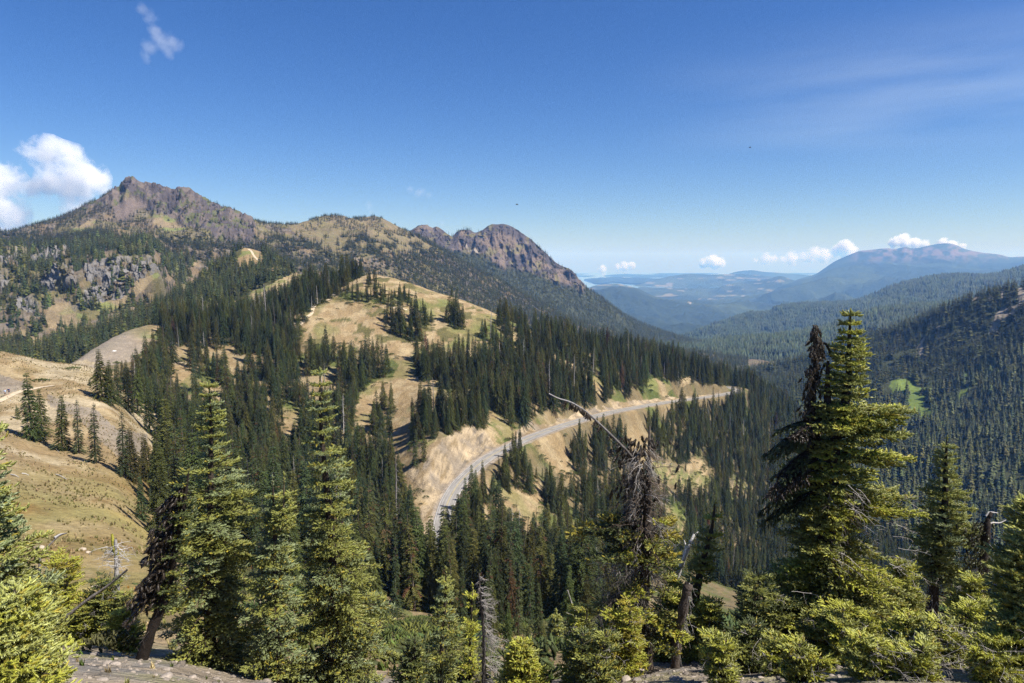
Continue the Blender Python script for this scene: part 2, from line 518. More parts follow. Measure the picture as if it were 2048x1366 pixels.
def warp(PX, PY, amp=5.0, sc=16.0, seed=40):
    return PX + (fbm(PX / sc, PY / sc, octv=3, seed=seed) - 0.5) * 2 * amp, PY + (fbm(PX / sc, PY / sc, octv=3, seed=seed + 5) - 0.5) * 2 * amp * 0.7

TAN = np.array([0.255, 0.183, 0.095]); TAN2 = np.array([0.325, 0.25, 0.142]); GREEN = np.array([0.105, 0.14, 0.032]); OLIVE = np.array([0.17, 0.15, 0.06])
SCREE = np.array([0.235, 0.198, 0.155]); BANKC = np.array([0.335, 0.26, 0.165]); DUFF = np.array([0.06, 0.055, 0.028]); ORANGE = np.array([0.36, 0.20, 0.055]); GRAVEL = np.array([0.21, 0.175, 0.135])
def mixc(C, col, w):
    w = np.clip(w, 0, 1)[..., None]
    return C * (1 - w) + np.asarray(col) * w

wx, wy = warp(PX, PYG)
left_m = inpoly(LEFT_MEADOW, wx, wy) & (SEG > 3)
dome = inpoly(DOME, wx, wy) & (SEG > 7)
clump = inany(CLUMPS, wx, wy)
bare = inany(BARE_MID, wx, wy) & (SEG > 3.5)
C = np.broadcast_to(TAN, P.shape).copy()
n1 = fbm(x / 14, y / 14, octv=4, seed=8); n2 = fbm(x / 4, y / 4, octv=4, seed=9); n3 = fbm(x / 45, y / 45, octv=3, seed=10)
C = mixc(C, TAN2, sstep(0.42, 0.66, n2))
C = mixc(C, OLIVE, sstep(0.53, 0.68, n1) * 0.8 * (1 - 0.75 * left_m))
C = mixc(C, GREEN * 1.15, sstep(0.58, 0.74, n3 * 0.6 + n1 * 0.4) * 0.5 * (1 - left_m))
# low mats of krummholz on the dome
mats = sstep(0.63, 0.67, fbm(PX / 24, PYG / 10, octv=2, seed=21)) * (dome & (PYG < 700))
C = mixc(C, OLIVE * 0.7, mats)
forest_floor = ((~left_m) & (~bare) & ((~dome) | clump)) * sstep(55, 85, y)
n5 = np.maximum(fbm(x / 22, y / 22, octv=3, seed=200), ((PX > 1340) & (y > 200)) * .6)
C = mixc(C, DUFF, forest_floor * (0.35 + 0.4 * n2) * (0.35 + 0.65 * sstep(.36, .52, n5)))
C = mixc(C, GREEN * 0.7, forest_floor * sstep(0.5, 0.7, n1) * 0.7)
C = mixc(C, GREEN * .85, inany(GREEN_MID, wx, wy) * (0.25 + 0.7 * n2) * sstep(.36, .5, fbm(x / 2.5, y / 2.5, octv=3, seed=26)))
sc1 = inpoly(BARE_MID[0], wx, wy)
C = mixc(C, SCREE, sc1 * sstep(-40, 30, (300 - PX) * 0.6 + (PYG - 690)) * 0.9)
nl = fbm(x / 3.2, y / 3.2, octv=4, seed=23); nm = fbm(x / 11, y / 11, octv=4, seed=24)
C = mixc(C, np.array([0.40, 0.33, 0.215]), left_m * sstep(.52, .64, nm) * .8)
C = mixc(C, np.array([0.185, 0.14, 0.07]), left_m * sstep(.50, .62, nl) * .40)
C = mixc(C, np.array([0.30, 0.235, 0.088]), left_m * sstep(900, 1010, PYG) * (.35 + .6 * sstep(.42, .58, nm)))
C = mixc(C, np.array([0.20, 0.125, 0.045]), left_m * sstep(.56, .64, fbm(x / 6, y / 6, octv=4, seed=25)) * sstep(900, 980, PYG) * .7)
# grey scree streaks and orange turf on the left hill
scl = inpoly(Z4([(660, 480), (800, 610), (1000, 640), (1000, 760), (800, 800), (700, 700), (560, 560), (330, 430), (330, 370)]), wx, wy) | inpoly([(-200, 735), (0, 750), (70, 775), (0, 790), (-200, 800)], wx, wy)
C = mixc(C, SCREE * 0.95, scl * (0.55 + 0.5 * n2) * left_m)
orw = left_m * sstep(0.50, 0.62, n1) * sstep(985, 1040, PYG) * sstep(1240, 1120, PYG)
C = mixc(C, ORANGE, orw * 0.75 * sstep(0.35, 0.6, n2))
C = mixc(C, OLIVE * 1.25, left_m * sstep(930, 1000, PYG) * sstep(0.4, 0.62, fbm(x / 7, y / 7, octv=4, seed=12)) * 0.65)
# cut banks above the road
bw = inpoly(BANK, wx, wy) | inpoly(BANK2, wx, wy) | inpoly(BANK3, wx, wy) | ((RDIST < 0.2 + 11.5 * fbm(x / 14, y / 14, octv=3, seed=17) - 2.0 * sstep(300, 420, y)) & (RSIDE > 0) & (SEG > 7))
streak = fbm(PX / 9 + PYG / 14, PYG / 50 - PX / 60, octv=4, seed=14)
C = mixc(C, BANKC, bw * 1.0)
C = mixc(C, SCREE * 0.72, bw * sstep(0.52, 0.66, streak) * sstep(905, 940, PX + (PYG - 900) * .4) * sstep(1010, 975, PX) * 0.85)
n6 = fbm(x / 1.6, y / 1.6, z / 1.6, octv=4, seed=13)
C = mixc(C, C * 0.6, bw * sstep(.46, .62, n6))
C = mixc(C, BANKC * 1.3, bw * sstep(0.5, 0.7, n2) * 0.6)
C = mixc(C, SCREE * .8, bw * sstep(.52, .62, fbm(x / 6, y / 6, octv=4, seed=20)) * .7)
C = mixc(C, TAN * 0.8, bw * sstep(0.5, 0.6, streak) * sstep(.45, .6, n1) * 0.8)
C = mixc(C, GRAVEL * 1.5, sstep(4.4, 3.3, RDIST + 1.5 * (n2 - .5)) * 0.9)
# gravelly ground by the camera
C = mixc(C, np.array([0.27, 0.222, 0.165]), sstep(2.9, 2.3, SEG) * 0.95)
C = mixc(C, np.array([0.20, 0.18, 0.155]), sstep(2.9, 2.3, SEG) * sstep(0.45, 0.65, fbm(x / 1.1, y / 1.1, octv=4, seed=15)))
C = mixc(C, np.array([0.25, 0.23, 0.10]), sstep(2.9, 2.3, SEG) * sstep(0.55, 0.7, fbm(x / 2.5, y / 2.5, octv=3, seed=19)) * .5)
# rills and erosion on the banks, real relief
P[..., 2] += bw * sstep(6.0, 9.0, RDIST) * (ridged(PX / 15 + PYG / 23 + 1.5 * fbm(x / 9, y / 9, seed=18), PYG / 40, octv=4, seed=16) - 0.5) * 1.5
hill_mat = ground_mat('meadow_ground', (0.5, 1.4, 7.0), 0.9, 0.45, var=0.6)
hill = struct(mesh_obj('hillside', P.reshape(-1, 3), grid_faces(*P.shape[:2]), hill_mat, C.reshape(-1, 3), smooth=True))
L_HILL = dict(P=P, PX=PX, PY=PYG, SEG=SEG, wx=wx, wy=wy, left_m=left_m, dome=dome, clump=clump, bare=bare, RDIST=RDIST, bw=bw)

# ground behind and beside the camera
gx, gy = np.meshgrid(np.linspace(-60, 60, 60), np.linspace(-60, 0.75, 40))
gz = -1.78 + 0.03 * gy * -1 + (fbm(gx / 3, gy / 3, octv=3, seed=2) - .5) * .15
struct(mesh_obj('ground', np.stack([gx, gy, gz], -1).reshape(-1, 3), grid_faces(40, 60), hill_mat, np.broadcast_to(GRAVEL, (2400, 3)), smooth=True))

# ------------------------------------------------------------------ second ridge, behind the dome on the left
cols = np.concatenate([np.linspace(-500, -30, 30), np.arange(-20, 860, 2.6), np.linspace(870, 1100, 12)])
S = [
    [(-500, 900, 330), (0, 850, 330), (150, 770, 350), (300, 715, 395), (450, 690, 415), (600, 650, 440), (750, 650, 470), (1100, 720, 470)],
    [(-500, 800, 400), (0, 740, 400), (150, 712, 420), (300, 655, 470), (400, 622, 500), (480, 610, 500), (560, 585, 500), (620, 570, 520), (750, 610, 540), (1100, 720, 540)],
    [(-500, 760, 450), (0, 720, 450), (150, 690, 470), (300, 628, 530), (400, 580, 590), (450, 552, 640), (520, 540, 640), (580, 556, 620), (640, 566, 600), (750, 600, 590), (1100, 720, 590)],
    [(-500, 740, 480), (0, 712, 480), (150, 680, 500), (250, 650, 530), (330, 612, 560), (400, 565, 620), (440, 530, 670), (490, 496, 710), (520, 503, 715), (570, 536, 690), (640, 560, 650), (720, 580, 620), (800, 620, 610), (1100, 740, 600)],
    [(-500, 860, 580), (0, 820, 580), (250, 720, 640), (440, 600, 780), (500, 560, 820), (640, 640, 760), (800, 700, 720), (1100, 820, 700)],
]
P, PX, PYG, SEG = loft(S, cols, [50, 50, 40, 16])
x, y = P[..., 0], P[..., 1]
P[..., 2] += (fbm(x / 25, y / 25, octv=4, seed=33) - .5) * 3.5 * (SEG < 2.9)
wx, wy = warp(PX, PYG)
S_BARE = [Z1([(1070, 990), (1090, 960), (1150, 915), (1350, 885), (1500, 825), (1640, 765), (1740, 690), (1800, 660), (1810, 700), (1830, 730), (1700, 830), (1560, 890), (1500, 910), (1300, 945), (1100, 1010)]),
          Z1([(1380, 640), (1420, 580), (1450, 540), (1510, 535), (1545, 640), (1500, 700), (1400, 685)]),
          Z1([(1545, 690), (1620, 680), (1680, 700), (1650, 740), (1560, 720)]),
          Z1([(1820, 760), (1850, 710), (1900, 730), (1880, 790), (1840, 800)]),
          Z1([(640, 840), (740, 770), (880, 740), (950, 770), (900, 820), (820, 870), (700, 940), (640, 930)])]
sb = inany(S_BARE, wx, wy)
C = np.broadcast_to(TAN, P.shape).copy()
n1 = fbm(x / 14, y / 14, octv=4, seed=8); n2 = fbm(x / 4, y / 4, octv=4, seed=9)
C = mixc(C, GREEN * 1.1, sstep(0.42, 0.62, n1) * 0.7)
C = mixc(C, TAN2, inpoly(S_BARE[0], wx, wy) * sstep(.4, .6, n2))
C = mixc(C, DUFF, ~sb * 0.8)
struct(mesh_obj('hill_ridge', P.reshape(-1, 3), grid_faces(*P.shape[:2]), hill_mat, C.reshape(-1, 3), smooth=True))
L_S = dict(P=P, PX=PX, PY=PYG, SEG=SEG, bare=sb)

# ------------------------------------------------------------------ the rocky mountain on the left
cols = np.concatenate([np.linspace(-900, -50, 40), np.arange(-40, 1260, 1.9), np.linspace(1270, 1700, 60)])
M = [
    [(-900, 850, 480), (0, 790, 500), (150, 750, 520), (350, 720, 650), (500, 660, 850), (700, 640, 900), (1000, 700, 950), (1300, 760, 1000), (1700, 800, 1100)],
    [(-900, 740, 540), (0, 680, 600), (130, 690, 610), (200, 660, 640), (300, 615, 720), (400, 575, 900), (500, 545, 1000), (700, 570, 1050), (1000, 650, 1200), (1300, 715, 1300), (1700, 760, 1400)],
    [(-900, 660, 660), (0, 580, 700), (80, 590, 690), (150, 605, 680), (240, 600, 705), (310, 570, 740), (350, 570, 830), (400, 548, 950), (500, 520, 1080), (700, 540, 1150), (1000, 630, 1300), (1300, 703, 1380), (1700, 750, 1450)],
    [(-900, 610, 700), (0, 530, 760), (80, 545, 735), (150, 552, 700), (190, 535, 718), (240, 525, 730), (300, 520, 752), (340, 548, 860), (400, 525, 1000), (500, 500, 1150), (700, 505, 1250), (1000, 608, 1400), (1300, 692, 1440), (1700, 740, 1500)],
    [(-900, 580, 1000), (0, 492, 1150), (150, 472, 1150), (250, 452, 1220), (330, 452, 1230), (400, 452, 1240), (500, 474, 1290), (700, 470, 1450), (900, 530, 1550), (1000, 580, 1580), (1300, 688, 1500), (1700, 738, 1540)],
    [(-900, 600, 1100), (-400, 530, 1250), (-200, 497, 1280), (0, 468, 1330), (60, 452, 1350), (100, 440, 1370), (150, 421, 1400), (165, 412, 1410), (200, 396, 1430), (225, 379, 1450), (240, 371, 1460), (247, 361, 1465), (252, 357, 1465), (262, 357, 1465), (270, 362, 1465), (285, 366, 1460), (300, 368, 1450), (330, 377, 1440), (350, 383, 1440), (362, 380, 1440), (375, 378, 1440), (395, 391, 1440), (420, 406, 1430), (450, 419, 1430), (480, 431, 1440), (520, 444, 1470), (560, 449, 1500), (590, 448, 1530), (620, 440, 1570), (660, 431, 1610), (685, 431, 1640), (700, 436, 1650), (730, 434, 1680), (748, 432, 1700), (765, 437, 1710), (800, 455, 1720), (830, 468, 1710), (860, 486, 1700), (950, 535, 1680), (1050, 590, 1650), (1150, 640, 1600), (1300, 684, 1550), (1450, 720, 1540), (1700, 760, 1560)],
    [(-900, 700, 1500), (0, 570, 1700), (250, 480, 1850), (600, 520, 2000), (900, 600, 2000), (1300, 740, 1900), (1700, 800, 1900)],
]
P, PX, PYG, SEG = loft(M, cols, [40, 40, 44, 60, 70, 14])
x, y, z = P[..., 0], P[..., 1], P[..., 2]
wx, wy = warp(PX, PYG, 4, 12)
PEAK = Z1([(430, 340), (500, 320), (640, 260), (700, 170), (730, 150), (800, 180), (900, 190), (1000, 215), (1090, 200), (1250, 280), (1330, 340), (1440, 385), (1505, 460), (1510, 540), (1400, 560), (1330, 530), (1250, 520), (1180, 460), (1080, 470), (1030, 400), (900, 395), (860, 320), (770, 300), (650, 335), (600, 320), (500, 350), (430, 360)])
OUTC = [Z1(p) for p in ([(250, 790), (300, 740), (430, 720), (450, 775), (440, 820), (330, 840), (250, 840)],
                        [(490, 700), (560, 670), (680, 640), (760, 640), (860, 625), (935, 690), (920, 740), (850, 770), (760, 790), (745, 810), (760, 850), (730, 880), (640, 885), (560, 905), (460, 905), (480, 850), (560, 800), (500, 750)],
                        [(-20, 590), (160, 590), (170, 640), (110, 700), (-20, 715)], [(180, 660), (200, 620), (320, 600), (420, 595), (410, 640), (340, 660), (200, 690)],
                        [(60, 870), (140, 870), (230, 910), (200, 960), (100, 940)], [(-20, 760), (40, 770), (60, 820), (-20, 840)])]
OUTC_B = Z1([(560, 800), (640, 760), (700, 770), (745, 810), (760, 850), (730, 880), (640, 885), (560, 880)])
RSCREE = Z1([(650, 345), (700, 320), (780, 296), (870, 318), (860, 345), (800, 360), (740, 385), (690, 395)])
FLUR = [Z1(p) for p in ([(900, 395), (1030, 400), (1080, 470), (1060, 480), (960, 470), (900, 430)], [(380, 500), (420, 460), (520, 420), (590, 405), (560, 430), (440, 480)], [(800, 540), (900, 520), (1010, 530), (940, 520), (930, 500), (870, 480)],
                         [(600, 640), (610, 600), (700, 590), (720, 620), (650, 640)], [(530, 880), (640, 885), (740, 862), (840, 750), (950, 750), (850, 840), (720, 930), (700, 960), (560, 960)],
                         [(260, 1000), (300, 900), (400, 905), (440, 960), (490, 980), (480, 1050), (300, 1040)], [(120, 1040), (235, 1090), (190, 1160), (130, 1170)], [(1110, 690), (1140, 640), (1160, 690)])]
peak = inpoly(PEAK, wx, wy); outc = inany(OUTC, wx, wy); rscree = inpoly(RSCREE, wx, wy); flur = inany(FLUR, wx, wy)
HILL2 = R2([(230, 160), (300, 135), (400, 115), (480, 90), (560, 95), (700, 95), (850, 140), (960, 210), (1080, 290), (1060, 310), (980, 310), (830, 310), (700, 320), (560, 310), (400, 300), (300, 230)])
hill2 = inpoly(HILL2, wx, wy)
def blur(m, n=3):
    m = m.astype(float)
    for _ in range(n):
        m[1:-1] = (m[:-2] + m[1:-1] * 2 + m[2:]) / 4
        m[:, 1:-1] = (m[:, :-2] + m[:, 1:-1] * 2 + m[:, 2:]) / 4
    return m
rockw = np.clip(blur(peak & ~rscree, 4) + blur(outc, 3) + 0.35 * blur(((PX > 950) & (PX < 1200) & (PYG < 560)), 2), 0, 1)
crest = sstep(0.0, 0.30, np.abs(SEG - 5)) * 0.92 + 0.08
rid = ridged(x / 34 + z / 50, y / 60, z / 22, octv=5, seed=50)
lsh = np.where(PX < 260, sstep(185, 240, PX), 1.0) * np.where(PYG > 470, 1, 1)
P[..., 2] += rockw * np.where(outc, 1, lsh) * (rid - 0.55) * 38 * (0.02 + 0.98 * crest)
st = (PX * .45 + PYG + 10 * fbm(PX / 30, PYG / 30, seed=57))
P[..., 1] -= 0.75 * blur(outc, 2) * ((np.abs((st / 9) % 1 - .35) * 9) * (.4 + fbm(PX / 12, PYG / 12, octv=2, seed=58)) + (ridged((PX - PYG) / 9, st / 14, octv=4, seed=53) - .5) * 11)
P[..., 2] += (fbm(x / 60, y / 60, octv=5, seed=51) - .5) * 22 * crest * (1 - rockw) * (SEG < 4.9)
P[..., 2] += (ridged(x / 17 + z / 25, y / 17, z / 9, octv=4, seed=52) - .5) * 13 * rockw * (0.12 + 0.88 * crest)
P[..., 1] += (ridged(x / 7, y / 9, z / 5, octv=3, seed=54) - .5) * 7 * rockw
ROCK = np.array([0.088, 0.073, 0.070]); ROCKB = np.array([0.150, 0.120, 0.100]); REDS = np.array([0.165, 0.128, 0.106]); ROCKG = np.array([0.19, 0.178, 0.165])
C = np.broadcast_to(np.array([0.115, 0.092, 0.066]), P.shape).copy()
C = mixc(C, np.array([0.18, 0.132, 0.078]), sstep(.50, .60, fbm(PX / 30, PYG / 12, octv=4, seed=62)))
n1 = fbm(x / 40, y / 40, octv=4, seed=60); n2 = fbm(x / 12, y / 12, octv=4, seed=61)
C = mixc(C, OLIVE * 0.9, sstep(0.42, 0.6, n1) * 0.8)
C = mixc(C, SCREE * 0.8, sstep(0.56, 0.66, n2) * 0.6)
pk = blur(peak.copy(), 24)
pn = fbm(PX / 14, PYG / 8, octv=4, seed=63)
pm = sstep(.28, .5, pk * .75 + (pn - .5) * 1.1)
C = mixc(C, ROCK, pm)
C = mixc(C, ROCKB, pm * sstep(0.46, 0.58, fbm(PX / 16 + PYG / 30, PYG / 12, octv=4, seed=64)) * 0.9)
C = mixc(C, np.array([.10, .105, .04]), pm * sstep(0.58, 0.64, fbm(PX / 11, PYG / 6, octv=3, seed=65)) * 0.9)
C = mixc(C, ROCKG, blur(outc, 2) * sstep(.34, .46, fbm(PX / 13, PYG / 9, octv=4, seed=66)))
C = mixc(C, TAN2 * .8, flur * (0.5 + 0.5 * n2) * (~outc))
C = mixc(C, GREEN * 1.4, flur * sstep(.5, .62, n1) * .6)
C = mixc(C, REDS, blur(rscree, 2))
C = mixc(C, np.array([0.185, 0.145, 0.080]), hill2 * 0.75)
C = mixc(C, OLIVE * .9, hill2 * sstep(.48, .62, n2) * .6)
rock_mat = ground_mat('mountain_rock', (3.0, 14.0, 40.0), 0.8, 3.0, var=0.45)
struct(mesh_obj('mountain', P.reshape(-1, 3), grid_faces(*P.shape[:2]), rock_mat, C.reshape(-1, 3)))
L_M = dict(P=P, PX=PX, PY=PYG, SEG=SEG, peak=peak, outc=outc, rscree=rscree, flur=flur, hill2=hill2)

# ------------------------------------------------------------------ the dark crag at the end of the range
cols = np.concatenate([np.linspace(500, 690, 20), np.arange(700, 1260, 1.7), np.linspace(1265, 1900, 90)])
K = [
    [(500, 620, 1700), (700, 560, 1700), (830, 540, 1750), (1000, 610, 1800), (1160, 665, 1800), (1300, 700, 1850), (1900, 760, 2000)],
    [(500, 580, 1900), (700, 520, 1900), (830, 500, 1950), (900, 520, 2000), (1000, 555, 2050), (1100, 580, 2100), (1160, 605, 2120), (1300, 675, 2150), (1900, 750, 2200)],
    [(500, 560, 2000), (700, 500, 2050), (830, 480, 2100), (900, 495, 2130), (950, 500, 2160), (1000, 520, 2190), (1100, 550, 2230), (1165, 574, 2250), (1300, 662, 2300), (1900, 745, 2350)],
    [(500, 560, 2150), (700, 500, 2200), (800, 470, 2250), (822, 462, 2260), (830, 457, 2265), (840, 452, 2270), (855, 451, 2280), (865, 456, 2285), (873, 454, 2290), (885, 461, 2300), (897, 470, 2300), (905, 474, 2300), (912, 466, 2310), (922, 461, 2320), (940, 462, 2330), (952, 466, 2330), (965, 460, 2340), (975, 453, 2350), (990, 449, 2360), (1008, 449, 2370), (1025, 455, 2375), (1045, 468, 2380), (1060, 478, 2380), (1075, 491, 2385), (1090, 506, 2390), (1105, 520, 2395), (1120, 531, 2400), (1140, 540, 2400), (1150, 549, 2400), (1157, 560, 2400), (1166, 572, 2410), (1200, 598, 2420), (1260, 636, 2450), (1330, 665, 2480), (1400, 688, 2500), (1480, 712, 2520), (1900, 760, 2600)],
    [(500, 640, 2700), (900, 560, 2800), (1166, 640, 2800), (1400, 740, 2900), (1900, 800, 2900)],
]
P, PX, PYG, SEG = loft(K, cols, [36, 34, 76, 14])
x, y, z = P[..., 0], P[..., 1], P[..., 2]
wx, wy = warp(PX, PYG, 4, 12)
CRAG = [(780, 440), (830, 440), (1000, 430), (1120, 520), (1172, 560), (1168, 585), (1140, 575), (1100, 562), (1050, 545), (1000, 535), (965, 512), (930, 510), (880, 500), (830, 480)]
crag = inpoly(CRAG, wx, wy)
cw = blur(crag, 4)
crest = sstep(0.0, 0.7, np.abs(SEG - 3)) * 0.82 + 0.18
P[..., 2] += cw * (ridged(x / 26, y / 90, z / 40, octv=5, seed=70) - .55) * 40 * crest
P[..., 1] -= cw * (ridged(x / 18, y / 60, z / 50, octv=4, seed=71) - .5) * 50
P[..., 2] += (fbm(x / 70, y / 70, octv=4, seed=72) - .5) * 20 * crest * (1 - cw)
C = np.broadcast_to(np.array([0.05, 0.055, 0.03]), P.shape).copy()
n1 = fbm(x / 40, y / 90, z / 40, octv=4, seed=73)
C = mixc(C, ROCK * 0.9, cw)
C = mixc(C, np.array([0.165, 0.125, 0.095]), cw * sstep(.5, .62, n1) * .9)
C = mixc(C, SCREE * 1.2, inpoly(R2([(1255, 272), (1330, 300), (1350, 320), (1320, 322), (1270, 290)]), wx, wy) * .9)
C = mixc(C, OLIVE, cw * sstep(.6, .68, fbm(x / 18, z / 18, octv=3, seed=75)) * .6)
struct(mesh_obj('crag_mountain', P.reshape(-1, 3), grid_faces(*P.shape[:2]), rock_mat, C.reshape(-1, 3)))
L_K = dict(P=P, PX=PX, PY=PYG, SEG=SEG, crag=crag)

# ------------------------------------------------------------------ the forested side of the valley on the right
cols = np.concatenate([np.linspace(900, 1240, 40), np.arange(1250, 2110, 3.0), np.linspace(2120, 3000, 40)])
V = [
    [(900, 1150, 330), (1250, 1120, 360), (1450, 1110, 420), (1600, 1110, 440), (1800, 1140, 420), (2048, 1190, 380), (3000, 1150, 380)],
    [(900, 1080, 450), (1250, 1000, 500), (1450, 975, 560), (1600, 960, 620), (1800, 965, 640), (2048, 1000, 560), (3000, 950, 500)],
    [(900, 960, 650), (1250, 880, 720), (1450, 860, 800), (1600, 850, 850), (1800, 850, 820), (2048, 840, 760), (3000, 720, 680)],
    [(900, 850, 900), (1250, 800, 1000), (1450, 780, 1080), (1600, 755, 1120), (1700, 735, 1100), (1800, 715, 1060), (1900, 690, 1000), (2048, 660, 940), (3000, 500, 850)],
    [(900, 800, 1200), (1300, 765, 1300), (1450, 752, 1350), (1560, 735, 1400), (1620, 715, 1380), (1700, 680, 1320), (1760, 668, 1280), (1830, 644, 1220), (1900, 613, 1150), (1950, 598, 1120), (2000, 584, 1100), (2048, 574, 1080), (2400, 490, 1000), (3000, 440, 950)],
    [(900, 900, 1500), (1500, 840, 1700), (2048, 680, 1500), (3000, 560, 1400)],
]
P, PX, PYG, SEG = loft(V, cols, [40, 44, 44, 40, 12])
x, y, z = P[..., 0], P[..., 1], P[..., 2]
P[..., 2] += ((ridged(x / 160, y / 160, octv=4, seed=80) - .5) * 46 + (fbm(x / 35, y / 35, octv=3, seed=81) - .5) * 8) * sstep(0.0, 0.5, np.abs(SEG - 4)) * (SEG < 4.9)
wx, wy = warp(PX, PYG, 5, 14)
V_GREEN = [V4(p) for p in ([(940, 500), (1020, 440), (1100, 445), (1210, 475), (1190, 540), (1265, 560), (1245, 615), (1150, 615), (1080, 600), (1100, 560), (1060, 520), (980, 530)],
                           [(1155, 800), (1285, 795), (1280, 835), (1165, 850)], [(1010, 845), (1150, 875), (1160, 895), (1060, 885)], [(1440, 300), (1495, 270), (1480, 350), (1450, 360)],
                           [(1410, 470), (1500, 405), (1510, 425), (1430, 485)], [(1290, 640), (1340, 615), (1345, 635), (1300, 650)], [(1640, 290), (1670, 285), (1665, 310), (1640, 308)])]
Z2 = lambda p: zc((1548, 460), 4.096, p)
V_SCREE = [Z2(p) for p in ([(1980, 440), (2010, 440), (2060, 560), (2060, 620), (2000, 660), (1990, 560)], [(1740, 820), (1790, 740), (1860, 650), (1900, 640), (2010, 640), (1960, 700), (1870, 740), (1800, 790)],
                            [(1620, 610), (1660, 590), (1680, 620), (1630, 670)], [(1170, 1024), (1200, 960), (1240, 920), (1225, 980), (1200, 1050)], [(1320, 900), (1360, 850), (1340, 920), (1320, 940)], [(1750, 605), (1775, 600), (1765, 660), (1750, 660)], [(1860, 550), (1880, 560), (1870, 620), (1855, 610)])]
vg = inany(V_GREEN, wx, wy); vs = inany(V_SCREE, wx, wy)
C = np.broadcast_to(np.array([0.045, 0.05, 0.026]), P.shape).copy()
C = mixc(C, GREEN * 1.1, vg * 1.0)
C = mixc(C, SCREE * 1.15, vs * 1.0)
far_mat = ground_mat('forest_slope', (6.0, 30.0), 0.5, 2.0, var=0.4)
struct(mesh_obj('valley_slope', P.reshape(-1, 3), grid_faces(*P.shape[:2]), far_mat, C.reshape(-1, 3), smooth=True))
L_V = dict(P=P, PX=PX, PY=PYG, SEG=SEG, bare=vg | vs)

# ------------------------------------------------------------------ far hills, one behind the other, and the sea
FOREST = np.array([0.032, 0.043, 0.026])
FAR = []
def far_hill(lines, cols, rows, amp, scale, seed, base=FOREST, sc=(20.0, 90.0), bump=8.0, name='distant_hills', paint=None):
    P, PX, PYG, SEG = loft(lines, cols, rows)
    x, y = P[..., 0], P[..., 1]
    k = len(lines) - 2
    keep = sstep(0.0, 0.8, np.abs(SEG - k)) * 0.95 + 0.05
    P[..., 2] += (ridged(x / scale, y / scale, octv=5, seed=seed) - .55) * amp * keep
    C = np.broadcast_to(base, P.shape).copy()
    n = fbm(x / scale * 1.7, y / scale * 1.7, octv=5, seed=seed + 3)
    C = mixc(C, base * 1.8 + np.array([0.012, 0.012, 0]), sstep(.5, .66, n) * .6)
    if paint:
        C = paint(C, PX, PYG, x, y)
    struct(mesh_obj(name, P.reshape(-1, 3), grid_faces(*P.shape[:2]), ground_mat('far_forest', sc, 0.7, bump, var=0.4), C.reshape(-1, 3), smooth=True))
    d = dict(P=P, PX=PX, PY=PYG, SEG=SEG)
    FAR.append(d)
    return d

cw_ = np.concatenate([np.linspace(900, 1180, 16), np.arange(1190, 2110, 4.0), np.linspace(2120, 3000, 24)])
L_W = far_hill([
    [(900, 800, 1500), (1400, 790, 1500), (1700, 760, 1500), (2048, 720, 1500), (3000, 650, 1500)],
    [(900, 730, 1900), (1330, 705, 1900), (1500, 700, 1900), (1700, 690, 1900), (1850, 660, 1900), (2048, 640, 1900), (3000, 560, 1900)],
    [(900, 720, 2300), (1330, 698, 2300), (1400, 692, 2300), (1450, 685, 2300), (1550, 676, 2350), (1640, 664, 2400), (1690, 650, 2400), (1730, 631, 2400), (1775, 620, 2400), (1850, 615, 2400), (1950, 608, 2400), (2048, 600, 2400), (3000, 560, 2400)],
    [(900, 780, 2900), (1700, 720, 2900), (2048, 700, 2900), (3000, 680, 2900)]], cw_, [30, 40, 8], 40, 300, 90)
L_Y = far_hill([
    [(900, 800, 2700), (1400, 740, 2800), (1700, 700, 2800), (2048, 680, 2700), (3000, 640, 2700)],
    [(900, 720, 3300), (1350, 685, 3300), (1500, 670, 3300), (1700, 645, 3300), (1850, 620, 3200), (2048, 600, 3100), (3000, 540, 3000)],
    [(900, 720, 4200), (1300, 690, 4200), (1388, 670, 4200), (1417, 661, 4200), (1466, 641, 4200), (1515, 628, 4200), (1534, 628, 4200), (1569, 614, 4200), (1600, 612, 4200), (1641, 610, 4200), (1707, 606, 4200), (1725, 602, 4200), (1748, 594, 4200), (1773, 582, 4200), (1807, 571, 4200), (1853, 560, 4100), (1909, 553, 4100), (1963, 555, 4000), (2000, 552, 4000), (2024, 545, 4000), (2048, 538, 4000), (2400, 480, 4000), (3000, 470, 4000)],
    [(900, 760, 5200), (1600, 680, 5200), (2048, 620, 5000), (3000, 560, 5000)]], cw_, [30, 44, 8], 90, 700, 95, bump=14.0)

